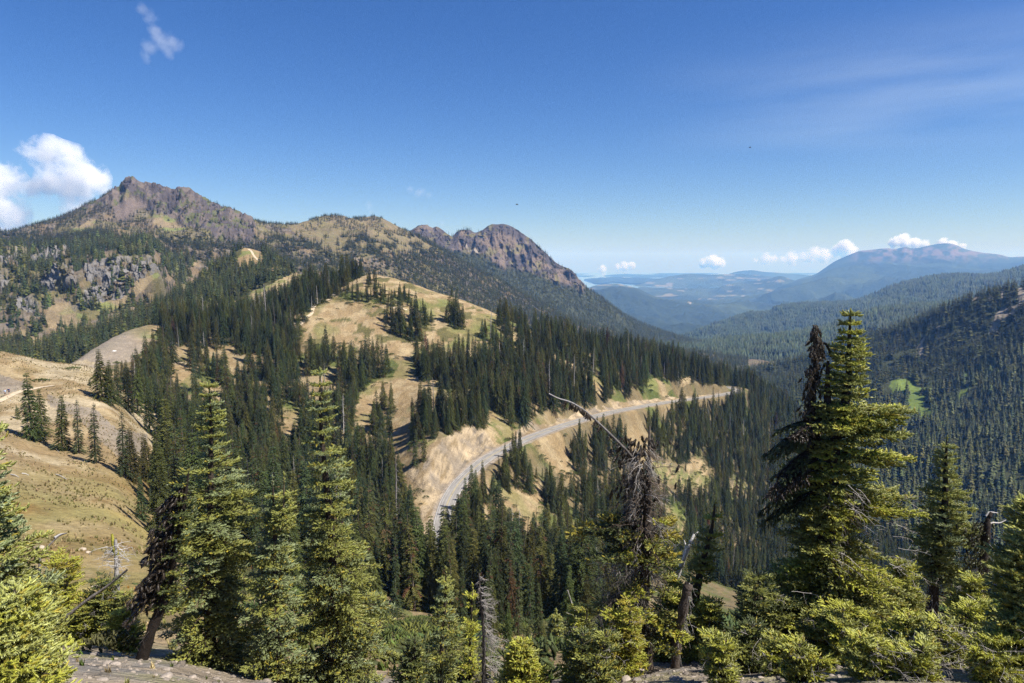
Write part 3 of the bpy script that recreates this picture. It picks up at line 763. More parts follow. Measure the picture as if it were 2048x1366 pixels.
cx_ = np.concatenate([np.linspace(800, 1140, 16), np.arange(1150, 2110, 3.2), np.linspace(2120, 3000, 24)])
def paint_x(C, PX, PYG, x, y):
    hi = sstep(535, 505, PYG) * sstep(1680, 1730, PX)
    n = fbm(PX / 10, PYG / 6, octv=4, seed=111)
    C = mixc(C, np.array([0.17, 0.12, 0.10]), hi * sstep(.42, .58, n) * .9)
    C = mixc(C, np.array([0.30, 0.24, 0.2]), inpoly([(1368, 607), (1378, 609), (1382, 618), (1374, 614)], PX, PYG) * .9)
    return C
FOREST = FOREST * 0.75
L_X = far_hill([
    [(800, 760, 4600), (1200, 690, 4600), (1400, 680, 4600), (1700, 650, 5000), (2048, 620, 5400), (3000, 600, 5400)],
    [(800, 650, 6200), (1200, 620, 6200), (1280, 630, 6000), (1400, 640, 6200), (1550, 620, 7000), (1700, 585, 8200), (1850, 570, 9000), (2048, 560, 9500), (3000, 560, 9500)],
    [(800, 620, 7800), (1150, 600, 7800), (1180, 592, 7800), (1197, 584.5, 7800), (1212, 578, 7800), (1225, 574.5, 7800), (1240, 573.5, 7800), (1254, 575, 7800), (1266, 576, 7800), (1278, 579, 7800), (1295, 587, 7800), (1320, 596.5, 7900), (1349, 600.5, 8000), (1393, 601, 8400), (1442, 599, 9000), (1490, 593, 9600), (1534, 586, 10300), (1560, 575, 10800), (1597, 558, 11500), (1631, 548, 12000), (1650, 536, 12200), (1670, 523, 12500), (1704, 508, 12800), (1719, 502, 13000), (1735, 500.5, 13000), (1755, 498.5, 13000), (1775, 497, 13000), (1788, 498.5, 13000), (1803, 495.5, 13000), (1813, 494, 13000), (1823, 497, 13000), (1841, 495.5, 13000), (1852, 493, 13000), (1865, 490.5, 13000), (1880, 488, 13000), (1893, 487, 13000), (1907, 489, 13000), (1929, 498, 13000), (1945, 502, 13000), (1963, 505, 13000), (2000, 509.5, 13000), (2022, 514.5, 13000), (2048, 513, 13000), (2300, 520, 13000), (3000, 530, 13000)],
    [(800, 660, 9500), (1240, 620, 10000), (1500, 640, 13000), (1900, 560, 16000), (3000, 600, 16000)]], cx_, [30, 60, 8], 420, 1900, 101, bump=30.0, sc=(60.0, 260.0), paint=paint_x)

cz_ = np.concatenate([np.linspace(500, 1100, 16), np.arange(1110, 1800, 3.2), np.linspace(1820, 3000, 20)])
def paint_z(C, PX, PYG, x, y):
    n = fbm(PX / 22, PYG / 5, octv=4, seed=121)
    C = mixc(C, np.array([0.075, 0.085, 0.04]), sstep(.52, .62, n) * .5)
    C = mixc(C, np.array([0.22, 0.19, 0.13]), sstep(.685, .70, fbm(PX / 20, PYG / 3.5, octv=2, seed=123)) * .8)
    return C
L_Z0 = far_hill([   # low land with clearings
    [(500, 650, 8600), (1100, 615, 8600), (1200, 608, 8600), (1350, 610, 8700), (1420, 610, 8900), (1600, 610, 9300), (3000, 610, 9300)],
    [(500, 600, 10800), (1100, 592, 10800), (1165, 582, 10800), (1185, 573, 10800), (1210, 567.5, 10800), (1234, 567, 10800), (1252, 571, 10800), (1290, 580, 11000), (1360, 578, 11000), (1420, 582, 11000), (1450, 570, 11500), (1490, 564, 11500), (1539, 556, 11500), (1561, 551, 11500), (1583, 558, 11500), (1640, 575, 11500), (3000, 590, 11500)],
    [(500, 590, 12000), (1100, 578, 12000), (1300, 577, 12000), (1420, 577, 12000), (1560, 570, 12500), (1700, 577, 12500), (3000, 580, 12500)],
    [(500, 590, 13000), (1100, 576, 13000), (1300, 574, 13000), (1560, 575, 13000), (3000, 580, 13000)]], cz_, [40, 20, 6], 40, 1500, 115, bump=20.0, sc=(80.0, 300.0), paint=paint_z)
L_Z1 = far_hill([
    [(500, 590, 12800), (1100, 575, 12800), (1270, 574, 12800), (1420, 573, 12800), (1600, 573, 12800), (3000, 580, 12800)],
    [(500, 590, 15000), (1200, 578, 15000), (1273, 569, 15000), (1307, 560, 15000), (1344, 551.5, 15000), (1381, 547.5, 15000), (1430, 549, 15000), (1466, 548, 15000), (1515, 550, 15000), (1560, 556, 15000), (1640, 570, 15000), (3000, 590, 15000)],
    [(500, 600, 16500), (1300, 580, 16500), (1500, 575, 16500), (3000, 590, 16500)]], cz_, [30, 10], 70, 1800, 118, bump=20.0, sc=(90.0, 350.0), paint=paint_z)
L_Z2 = far_hill([
    [(500, 590, 16800), (1100, 575, 16800), (1400, 564, 16800), (1600, 564, 16800), (3000, 575, 16800)],
    [(500, 590, 18000), (1400, 566, 18000), (1440, 556, 18000), (1461, 546.5, 18000), (1481, 542, 18000), (1503, 540.5, 18000), (1527, 543.5, 18000), (1564, 546, 18000), (1600, 549, 18000), (1700, 556, 18000), (3000, 570, 18000)],
    [(500, 600, 20000), (1500, 570, 20000), (3000, 590, 20000)]], cz_, [20, 8], 40, 2000, 119, bump=20.0, sc=(90.0, 350.0))

# the sea, with low points of land running out into it
SEA_Z, SEA_FAR = -455.0, 31000.0
sea_m, n_, l_, b_ = new_mat('sea_water')
b_.inputs['Base Color'].default_value = (0.10, 0.16, 0.21, 1)
b_.inputs['Roughness'].default_value = 0.12
b_.inputs['Specular IOR Level'].default_value = 0.5
t_ = n_.new('ShaderNodeTexNoise'); t_.inputs['Scale'].default_value = 0.004; t_.inputs['Detail'].default_value = 5
g_ = n_.new('ShaderNodeNewGeometry'); l_.new(g_.outputs['Position'], t_.inputs['Vector'])
bp_ = n_.new('ShaderNodeBump'); bp_.inputs['Strength'].default_value = 0.04; bp_.inputs['Distance'].default_value = 30
l_.new(t_.outputs['Fac'], bp_.inputs['Height']); l_.new(bp_.outputs['Normal'], b_.inputs['Normal'])
sx, sy = np.meshgrid(np.linspace(-34000, 34000, 40), np.linspace(12500, SEA_FAR, 24))
struct(mesh_obj('sea', np.stack([sx, sy, np.full_like(sx, SEA_Z)], -1).reshape(-1, 3), grid_faces(24, 40), sea_m))
def low_land(px0, px1, py0, py1, h, seed):
    """A flat island or spit: its outline in the picture gives its place on the water."""
    a = np.linspace(0, 1, 120)
    nx = 120
    yy = lambda py: SEA_Z / ((-SP + (683 - py) / F * CP) / (CP + (683 - py) / F * SP))
    Y0, Y1 = yy(py1), min(yy(py0), SEA_FAR - 200)
    b = np.linspace(0, 1, 14)
    A, B = np.meshgrid(a, b)
    edge = np.minimum(1, np.minimum(A, 1 - A) * 5) ** 0.5
    mid = 0.5 + (fbm(A * 5, np.full_like(A, seed), octv=3, seed=seed) - .5) * 0.5
    YY = Y0 + (Y1 - Y0) * (mid + (B - 0.5) * edge)
    XX = (px0 + (px1 - px0) * A - 1024) / F * YY
    ZZ = SEA_Z - 4 + (h + h * 0.8 * (fbm(A * 9, B * 2, octv=3, seed=seed + 1) - .5)) * np.sin(np.pi * np.clip(B, 0.02, .98)) ** 0.4 * edge
    struct(mesh_obj('island', np.stack([XX, YY, ZZ], -1).reshape(-1, 3), grid_faces(14, 120), bpy.data.materials['far_forest'], np.broadcast_to(FOREST * 1.2, (14 * 120, 3)), smooth=True))
low_land(1166, 1330, 557, 567, 70, 1)
low_land(1205, 1420, 549, 555, 40, 2)
low_land(1100, 1190, 551, 553.5, 25, 3)
low_land(1300, 1440, 546.5, 548.5, 25, 4)
low_land(900, 1180, 547, 550, 30, 5)
low_land(1560, 1700, 546.5, 549, 25, 6)

# ------------------------------------------------------------------ finding a point of the ground
def bvh_of(L, maxseg):
    P = L['P']; r = int(np.argmax(L['SEG'][:, 0] >= maxseg)) if (L['SEG'][:, 0] >= maxseg).any() else P.shape[0] - 1
    Q = P[:r + 1]
    return BVHTree.FromPolygons(Q.reshape(-1, 3).tolist(), grid_faces(*Q.shape[:2]).tolist())
BVH_HILL = bvh_of(L_HILL, 12.2)
def on_pixel(px, py, tree=None):
    d = Vector(unproj(px, py, 1.0)).normalized()
    h = (tree or BVH_HILL).ray_cast(Vector((0, 0, 0)), d)
    return h[0]
def ground_z(x, y, tree=None):
    h = (tree or BVH_HILL).ray_cast(Vector((x, y, 400)), Vector((0, 0, -1)))
    return h[0].z if h[0] else None

# ------------------------------------------------------------------ road and paths
def ribbon(C3, N2, offs, dz, width=None):
    """Strip along C3 with the given sideways offsets."""
    pts = [np.concatenate([C3[:, :2] + N2 * o, C3[:, 2:] + dz], 1) for o in offs]
    P = np.stack(pts, 0)
    return P
asph = flat_mat('road_asphalt', (0.225, 0.21, 0.19), 0.9, 0.22, 0.35)
offs = np.linspace(-ROADW, ROADW, 9)
Pr = ribbon(RC, RN, offs, 0.0)
Pr[..., 2] += 0.06 * (1 - (offs[:, None] / ROADW) ** 2)
struct(mesh_obj('road', Pr.reshape(-1, 3), grid_faces(*Pr.shape[:2]), asph, smooth=True))
ym = flat_mat('road_paint_yellow', (0.40, 0.33, 0.17), 0.8, 0.3, 0.8)
wm = flat_mat('road_paint_white', (0.48, 0.46, 0.42), 0.8, 0.3, 0.8)
mk = [(o0, o1, m) for o0, o1, m in ((-0.22, -0.08, ym), (0.08, 0.22, ym), (-2.4, -2.28, wm), (2.28, 2.4, wm))]
for o0, o1, m in mk:
    Q = ribbon(RC, RN, [o0, o1], 0.0)
    Q[..., 2] += 0.06 * (1 - (np.array([o0, o1])[:, None] / ROADW) ** 2) + 0.03
    struct(mesh_obj('road_marking', Q.reshape(-1, 3), grid_faces(*Q.shape[:2]), m))
for o0, o1 in ((-1.9, -1.45), (-0.85, -0.45), (0.45, 0.85), (1.45, 1.9)):      # worn wheel tracks
    Q = ribbon(RC, RN, [o0, o1], 0.0)
    Q[..., 2] += 0.06 * (1 - (np.array([o0, o1])[:, None] / ROADW) ** 2) + 0.012
    struct(mesh_obj('road_wheel_track', Q.reshape(-1, 3), grid_faces(*Q.shape[:2]), bpy.data.materials.get('road_worn') or flat_mat('road_worn', (0.26, 0.245, 0.22), 0.9, 0.3, 0.25)))

dirt = flat_mat('trail_dirt', (0.46, 0.37, 0.25), 0.95, 0.25, 1.2)
BVH_S = bvh_of(L_S, 3.05)
def path(pts, w, tree):
    tk = np.arange(len(pts)); ts = np.linspace(0, len(pts) - 1, len(pts) * 8)
    a = np.array(pts, float)
    px, py = pchip(tk, a[:, 0], ts), pchip(tk, a[:, 1], ts)
    P3 = []
    for p, q in zip(px, py):
        h = on_pixel(p, q, tree)
        if h is not None:
            P3.append(h)
    P3 = np.array(P3)
    if len(P3) < 4:
        return
    s = np.concatenate([[0], np.cumsum(np.linalg.norm(np.diff(P3, axis=0), axis=1))])
    P3 = np.stack([np.interp(np.arange(0, s[-1], 1.2), s, P3[:, i]) for i in range(3)], -1)
    for _ in range(3):
        P3[1:-1] = .25 * P3[:-2] + .5 * P3[1:-1] + .25 * P3[2:]
    t = np.gradient(P3[:, :2], axis=0); t /= np.linalg.norm(t, axis=1)[:, None] + 1e-9
    n = np.stack([-t[:, 1], t[:, 0]], -1)
    ww = w * (0.75 + 0.5 * fbm(P3[:, 0] / 5, P3[:, 1] / 5, seed=9))
    rowsP = []
    for k in (-1, -.33, .33, 1):
        q = P3[:, :2] + n * (ww * k)[:, None]
        zz = [ground_z(a_, b_, tree) for a_, b_ in q]
        zz = np.array([c if v is None else v for v, c in zip(zz, P3[:, 2])])
        rowsP.append(np.concatenate([q, (np.maximum(zz, P3[:, 2] - .6) + 0.10)[:, None]], 1))
    Q = np.stack(rowsP, 0)
    struct(mesh_obj('path', Q.reshape(-1, 3), grid_faces(*Q.shape[:2]), dirt, smooth=True))
path([(-60, 832), (0, 803), (18, 793), (45, 782), (75, 776), (110, 771)], 0.75, BVH_HILL)
path([(590, 656), (608, 644), (612, 634), (622, 630), (628, 612), (645, 603), (660, 598), (668, 588), (667, 585)], 0.95, BVH_HILL)
path([(586, 648), (596, 645), (606, 646)], 0.9, BVH_HILL)
path([(700, 561), (720, 554), (745, 552), (772, 556)], 0.7, BVH_HILL)
path([(785, 615), (800, 617), (815, 620)], 0.7, BVH_HILL)
path([(345, 728), (352, 726), (366, 725), (375, 728)], 0.8, BVH_HILL)
path([(497, 498), (503, 503), (508, 512), (516, 520), (528, 530)], 1.1, BVH_S)
# ------------------------------------------------------------------ conifers of the middle and far distance
needle_far = foliage_mat('conifer_needles', 0.65, 0.2, 0.08, 0.40)
def tube(path, radii, sides=5):
    path = np.asarray(path, float); radii = np.asarray(radii, float)
    n = len(path)
    t = np.gradient(path, axis=0); t /= np.linalg.norm(t, axis=1)[:, None] + 1e-12
    ref = np.where(np.abs(t[:, 2:3]) > 0.9, np.array([[1.0, 0, 0]]), np.array([[0, 0, 1.0]]))
    a = np.cross(t, ref); a /= np.linalg.norm(a, axis=1)[:, None] + 1e-12
    b = np.cross(t, a)
    an = np.arange(sides) / sides * 2 * np.pi
    V = path[:, None] + radii[:, None, None] * (np.cos(an)[None, :, None] * a[:, None] + np.sin(an)[None, :, None] * b[:, None])
    i = np.arange(n * sides).reshape(n, sides)
    j = np.roll(i, -1, axis=1)
    f1 = np.stack([i[:-1], j[:-1], j[1:]], -1).reshape(-1, 3)
    f2 = np.stack([i[:-1], j[1:], i[1:]], -1).reshape(-1, 3)
    return V.reshape(-1, 3), np.concatenate([f1, f2])

class MB:
    def __init__(self): self.V, self.F, self.C, self.n = [], [], [], 0
    def add(self, V, Fc, C):
        V = np.asarray(V, float)
        self.V.append(V); self.F.append(np.asarray(Fc) + self.n)
        self.C.append(np.broadcast_to(np.asarray(C, float), V.shape)); self.n += len(V)
    def arrays(self): return np.concatenate(self.V), np.concatenate(self.F), np.concatenate(self.C)
    def obj(self, name, mat, parent=None):
        V, Fc, C = self.arrays(); return mesh_obj(name, V, Fc, mat, C, parent)
    def mesh(self, name, mat):
        V, Fc, C = self.arrays(); return mesh_obj(name, V, Fc, mat, C, link=False)

fir_mat = foliage_mat('fir_needles', 0.42, 0.5, 0.18, 0.0)
def shoot_template(K, seed, rad=0.026, core=True):
    """One bottle-brush shoot of unit length along +X: needle blades round a slim core. Returns corners (axis, radial a, radial b), faces, tipness."""
    r = np.random.default_rng(seed)
    V, Fc, tip = [], [], []
    if core:
        an = np.arange(3) * 2.094
        for x, rr in ((0.0, 0.25), (0.55, 0.52), (1.0, 0.12)):
            for a in an:
                V.append((x, rr * math.cos(a), rr * math.sin(a))); tip.append(x * .35)
        for k in (0, 3):
            for i in range(3):
                j = (i + 1) % 3
                Fc += [(k + i, k + j, k + 3 + j), (k + i, k + 3 + j, k + 3 + i)]
    for i in range(K):
        x = (i + .5) / K * 0.92
        a = i * 2.4 + r.uniform(-.4, .4)
        if math.sin(a) < -0.3 and r.random() < .5: a = -a         # needles brush upward
        L = r.uniform(.8, 1.15) * (1 - .25 * x)
        ca, sa = math.cos(a), math.sin(a)
        wd = 0.30
        n = len(V)
        V += [(x - .03, -sa * wd * .5, ca * wd * .5), (x + .03, sa * wd * .5, -ca * wd * .5), (x + .26 * L, ca * L, sa * L)]
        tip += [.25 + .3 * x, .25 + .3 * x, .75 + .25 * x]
        Fc.append((n, n + 1, n + 2))
    return np.array(V), np.array(Fc), np.array(tip)

class Foliage:
    def __init__(self): self.p, self.d, self.l, self.c, self.t = [], [], [], [], []
    def add(self, p, d, l, c, t):
        self.p.append(p); self.d.append(d); self.l.append(l); self.c.append(c); self.t.append(t)
    def arrays(self, K, seed=1, fat=0.24, core=True):
        p = np.array(self.p); d = np.array(self.d); l = np.array(self.l); c = np.array(self.c); t = np.array(self.t)
        d /= np.linalg.norm(d, axis=1)[:, None] + 1e-9
        up = np.array([0, 0, 1.0]) + 0.02 * RNG.normal(size=d.shape)
        a = np.cross(up, d); a /= np.linalg.norm(a, axis=1)[:, None] + 1e-9
        b = np.cross(d, a)
        tv, tf, tp = shoot_template(K, seed, core=core)
        n, m = len(p), len(tv)
        r = (fat * l)[:, None, None]
        V = p[:, None] + tv[None, :, 0:1] * (l[:, None] * 1.0)[:, :, None] * d[:, None] + tv[None, :, 1:2] * r * a[:, None] + tv[None, :, 2:3] * r * b[:, None]
        Fc = (tf[None] + (np.arange(n) * m)[:, None, None]).reshape(-1, 3)
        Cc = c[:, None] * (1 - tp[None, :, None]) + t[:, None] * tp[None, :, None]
        return V.reshape(-1, 3), Fc, Cc.reshape(-1, 3)
    def build(self, name, K, parent, seed=1, fat=0.24, mat=None):
        if not self.p: return None
        V, Fc, Cc = self.arrays(K, seed, fat)
        return mesh_obj(name, V, Fc, mat or fir_mat, Cc, parent)


def spire_mesh(seed, width=0.12, col=(0.06, 0.075, 0.025), skirt=.3, gaps=.1, lean=0.0, levels=46, per=7, brown=0.0, ragged=.3, cut=1.0):
    """A tall narrow fir one metre high, its boughs set with shoots."""
    r = np.random.default_rng(seed)
    mb, fo = MB(), Foliage()
    col = np.array(col)
    V, Fc = tube([(0, 0, -.03), (lean * .3, 0, .35), (lean * .7, 0, .7), (lean, 0, 1.0)], [.012, .010, .006, .001], 5); mb.add(V, Fc, (.09, .075, .06))
    lump = r.uniform(.7, 1.25, 9)
    for i in range(levels):
        h = .03 + .955 * (i + r.uniform(-.3, .3)) / levels
        if h > cut: continue
        prof = (1 - h) ** .8 * (.6 + .4 * min(1, (1 - h) * 2))
        R = width * prof * np.interp(h, np.linspace(0, 1, 9), lump) + .007
        if h < .2: R *= 1 + skirt * (1 - h / .2)
        ph0 = r.uniform(0, 6.28)
        nb = per if R > .03 else max(4, per - 2)
        for k in range(nb):
            if r.random() < gaps: continue
            ph = ph0 + k * 6.283 / nb + r.uniform(-.3, .3)
            L = R * r.uniform(1 - ragged, 1 + ragged)
            d = np.array([math.cos(ph), math.sin(ph), 0]); sd = np.array([-d[1], d[0], 0])
            dr = r.uniform(.35, .75)
            c = np.array([lean * h, 0, h])
            cc = col * r.uniform(.6, 1.35)
            if r.random() < brown: cc = np.array([.11, .06, .03])
            m = max(2, int(L / .012))
            sl = r.uniform(.018, .028)
            for j in range(m):
                q = (j + .8) / m
                if q < .25 and m > 3: continue
                o = c + d * L * q + np.array([0, 0, L * (.12 * q - dr * q * q)])
                for sg in (-1, 0, 1):
                    if sg == 0 and j < m - 1 and r.random() < .5: continue
                    dd = d * (1.0 if sg == 0 else .75) + sd * sg * r.uniform(.5, .9) + np.array([0, 0, -dr * q * .9 + r.uniform(-.15, .2)])
                    v = r.uniform(.7, 1.35)
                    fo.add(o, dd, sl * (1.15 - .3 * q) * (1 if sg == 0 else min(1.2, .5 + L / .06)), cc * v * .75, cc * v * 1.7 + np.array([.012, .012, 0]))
    V, Fc, Cc = fo.arrays(4, seed, .30, True)
    mb.add(V, Fc, Cc)
    return mb
def conifer_mesh(seed, levels, per, detail, width=0.15, col=(0.030, 0.042, 0.018), skirt=0.0, bare=0.04, lean=0.0, brown=0.0, round_=0.0, gaps=0.12):
    """A conifer one metre tall: whorls of drooping boughs on a tapered trunk."""
    r = np.random.default_rng(seed)
    mb = MB()
    col = np.array(col)
    tk = np.array([0.11, 0.085, 0.065])
    V, Fc = tube([(0, 0, -0.03), (lean * .3, 0, 0.35), (lean * .7, 0, .7), (lean, 0, 1.0)], [0.014, 0.011, 0.007, 0.001], 4 if detail else 3)
    mb.add(V, Fc, tk)
    hs = bare + (1 - bare) * (np.arange(levels) + r.uniform(-.3, .3, levels)) / levels
    lop = r.uniform(0, 2 * np.pi)
    for h in hs:
        h = min(max(h, 0.02), 0.985)
        prof = (1 - h) ** 0.85 * (0.55 + 0.45 * min(1, (1 - h) * 2.2))
        if round_:
            prof = prof * (1 - round_) + round_ * math.sqrt(max(0, 1 - (2 * h - .75) ** 2 * 0.8)) * 0.75
        R = width * prof + 0.008
        if skirt and h < 0.22:
            R *= 1 + skirt * (1 - h / 0.22)
        c = np.array([lean * h, 0, h])
        ph0 = r.uniform(0, 6.28)
        for k in range(per):
            if r.random() < gaps: continue
            ph = ph0 + k * 6.283 / per + r.uniform(-.35, .35)
            L = R * r.uniform(0.6, 1.2) * (1 + 0.18 * math.cos(ph - lop))
            d = np.array([math.cos(ph), math.sin(ph), 0]); s = np.array([-d[1], d[0], 0])
            drop = L * r.uniform(0.25, 0.6) + 0.004
            up = r.uniform(0.0, 0.25) * L
            w = L * r.uniform(*((0.20, 0.34) if detail > 1 else (0.36, 0.55))) + 0.005
            tip = c + d * L + np.array([0, 0, -drop * .75])
            mid = c + d * L * 0.55 + np.array([0, 0, up * .4 - drop * .15])
            cc = col * r.uniform(0.6, 1.45)
            if brown and r.random() < brown: cc = np.array([0.10, 0.055, 0.03]) * r.uniform(.6, 1.2)
            tipc = cc * 1.35 + np.array([0.006, 0.007, 0.0])
            lf = mid + s * w - np.array([0, 0, drop * .55]); rt = mid - s * w - np.array([0, 0, drop * .55])
            if detail == 0:
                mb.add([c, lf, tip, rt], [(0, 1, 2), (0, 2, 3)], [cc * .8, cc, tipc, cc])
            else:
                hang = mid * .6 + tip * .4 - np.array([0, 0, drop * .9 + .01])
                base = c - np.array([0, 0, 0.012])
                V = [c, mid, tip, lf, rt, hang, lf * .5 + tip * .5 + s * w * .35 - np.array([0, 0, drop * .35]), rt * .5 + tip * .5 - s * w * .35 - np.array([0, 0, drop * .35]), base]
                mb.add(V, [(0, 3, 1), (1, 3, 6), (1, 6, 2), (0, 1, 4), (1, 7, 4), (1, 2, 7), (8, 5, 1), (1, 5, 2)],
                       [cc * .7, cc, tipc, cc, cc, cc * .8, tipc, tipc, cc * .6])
                if detail > 1:
                    for sg in (1, -1):
                        for q in (.35, .7):
                            o = c * (1 - q) + tip * q + np.array([0, 0, .12 * drop])
                            e = o + s * sg * w * r.uniform(.8, 1.4) * (1.15 - q) + d * L * .22 - np.array([0, 0, drop * r.uniform(.3, .8)])
                            m2 = o * .5 + e * .5 + d * L * .1
                            mb.add([o, m2, e, o * .5 + e * .5 - d * L * .09], [(0, 1, 2), (0, 2, 3)], [cc * .8, cc, tipc, cc])
    return mb

def snag_mesh(seed, dark=False):
    r = np.random.default_rng(seed)
    mb = MB()
    c = np.array([0.34, 0.31, 0.28]) if not dark else np.array([0.09, 0.08, 0.07])
    V, Fc = tube([(0, 0, -.03), (.005, 0, .4), (0, .006, .75), (.004, 0, 1)], [.015, .011, .007, .002], 5); mb.add(V, Fc, c)
    for i in range(46):
        h = r.uniform(.12, .97); ph = r.uniform(0, 6.28); L = (1 - h) * .12 + .02
        L *= r.uniform(.5, 1.2)
        d = np.array([math.cos(ph), math.sin(ph), r.uniform(-.7, .1)])
        V, Fc = tube([(0, 0, h), np.array([0, 0, h]) + d * L * .6, np.array([0, 0, h]) + d * L + np.array([0, 0, -.01])], [.003, .002, .0008], 3)
        mb.add(V, Fc, c * r.uniform(.7, 1.1))
    return mb

GRN = [(0.074, 0.086, 0.025), (0.088, 0.094, 0.025), (0.055, 0.070, 0.027), (0.105, 0.104, 0.027), (0.062, 0.080, 0.032)]
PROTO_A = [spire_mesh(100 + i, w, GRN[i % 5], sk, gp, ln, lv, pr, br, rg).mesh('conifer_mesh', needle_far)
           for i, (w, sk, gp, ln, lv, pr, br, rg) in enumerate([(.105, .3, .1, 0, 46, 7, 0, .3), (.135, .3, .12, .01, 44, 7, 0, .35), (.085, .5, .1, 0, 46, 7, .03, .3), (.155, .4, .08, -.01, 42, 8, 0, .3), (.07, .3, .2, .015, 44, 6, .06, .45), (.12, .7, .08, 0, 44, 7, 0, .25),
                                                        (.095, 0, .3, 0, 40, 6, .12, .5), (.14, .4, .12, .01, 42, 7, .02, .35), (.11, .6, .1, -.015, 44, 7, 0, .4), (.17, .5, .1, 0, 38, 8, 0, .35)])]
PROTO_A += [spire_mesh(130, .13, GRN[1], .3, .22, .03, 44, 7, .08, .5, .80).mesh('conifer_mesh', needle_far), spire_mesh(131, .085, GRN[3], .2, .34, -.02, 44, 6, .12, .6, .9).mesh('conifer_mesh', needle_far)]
PROTO_SNAG = [snag_mesh(5).mesh('snag_mesh', needle_far), snag_mesh(6, True).mesh('snag_mesh', needle_far)]
PROTO_RED = [spire_mesh(140, .1, (0.13, 0.062, 0.032), .2, .25).mesh('conifer_mesh', needle_far)]
PROTO_B = [conifer_mesh(200 + i, 15, 6, 1 if i < 5 else 0, width=w, col=np.array(GRN[i % 5]) * .60, skirt=sk).mesh('conifer_mesh', needle_far)
           for i, (w, sk) in enumerate([(.16, .4), (.19, .3), (.14, .5), (.21, .3), (.17, .6), (.15, .2)])]
PROTO_ROUND = [conifer_mesh(230 + i, 14, 7, 1, width=.24, col=(0.075, 0.085, 0.026), round_=.7).mesh('conifer_mesh', needle_far) for i in range(2)]
PROTO_C = [conifer_mesh(300 + i, 9, 6, 0, width=w, col=np.array(GRN[i % 5]) * .52, gaps=.03, skirt=.2).mesh('conifer_mesh', needle_far) for i, w in enumerate([.21, .25, .19, .28])]
def patch_mesh(seed, n, size, hgt, col):
    r = np.random.default_rng(seed)
    mb = MB()
    for i in range(n):
        h = hgt * r.uniform(.6, 1.25); w = h * r.uniform(.16, .24); cx, cyy = r.uniform(-size / 2, size / 2, 2)
        a = r.uniform(0, 6.28); m = 5
        an = a + np.arange(m) / m * 6.283
        c = np.array(col) * r.uniform(.55, 1.5)
        rr = w * r.uniform(.7, 1.25, m)
        V = np.concatenate([np.stack([cx + rr * np.cos(an), cyy + rr * np.sin(an), np.full(m, h * .08) + r.uniform(-.05, .05, m) * h], -1), [[cx, cyy, h]],
                            np.stack([cx + rr * .7 * np.cos(an + .6), cyy + rr * .7 * np.sin(an + .6), np.full(m, h * .42)], -1), [[cx, cyy, h * .98]]])
        k = np.arange(m)
        mb.add(V, np.concatenate([np.stack([k, (k + 1) % m, np.full(m, m)], -1), np.stack([m + 1 + k, m + 1 + (k + 1) % m, np.full(m, 2 * m + 1)], -1)]), np.concatenate([np.broadcast_to(c * .8, (m, 3)), [c * 1.2], np.broadcast_to(c, (m, 3)), [c * 1.3]]))
    return mb
PATCH = [patch_mesh(400 + i, 16, 34, 19, (0.034, 0.045, 0.021)).mesh('trees_mesh', needle_far) for i in range(5)]

proto_cols = {}
def proto_collection(key, meshes):
    c = bpy.data.collections.new('prototypes_' + key)
    for i, m in enumerate(meshes):
        o = bpy.data.objects.new('conifer_' + key + '_%02d' % i, m)
        c.objects.link(o)
    proto_cols[key] = c
    return c
proto_collection('near', PROTO_A + PROTO_SNAG + PROTO_RED)
proto_collection('middle', PROTO_B + PROTO_ROUND)
proto_collection('far', PROTO_C)
proto_collection('patch', PATCH)

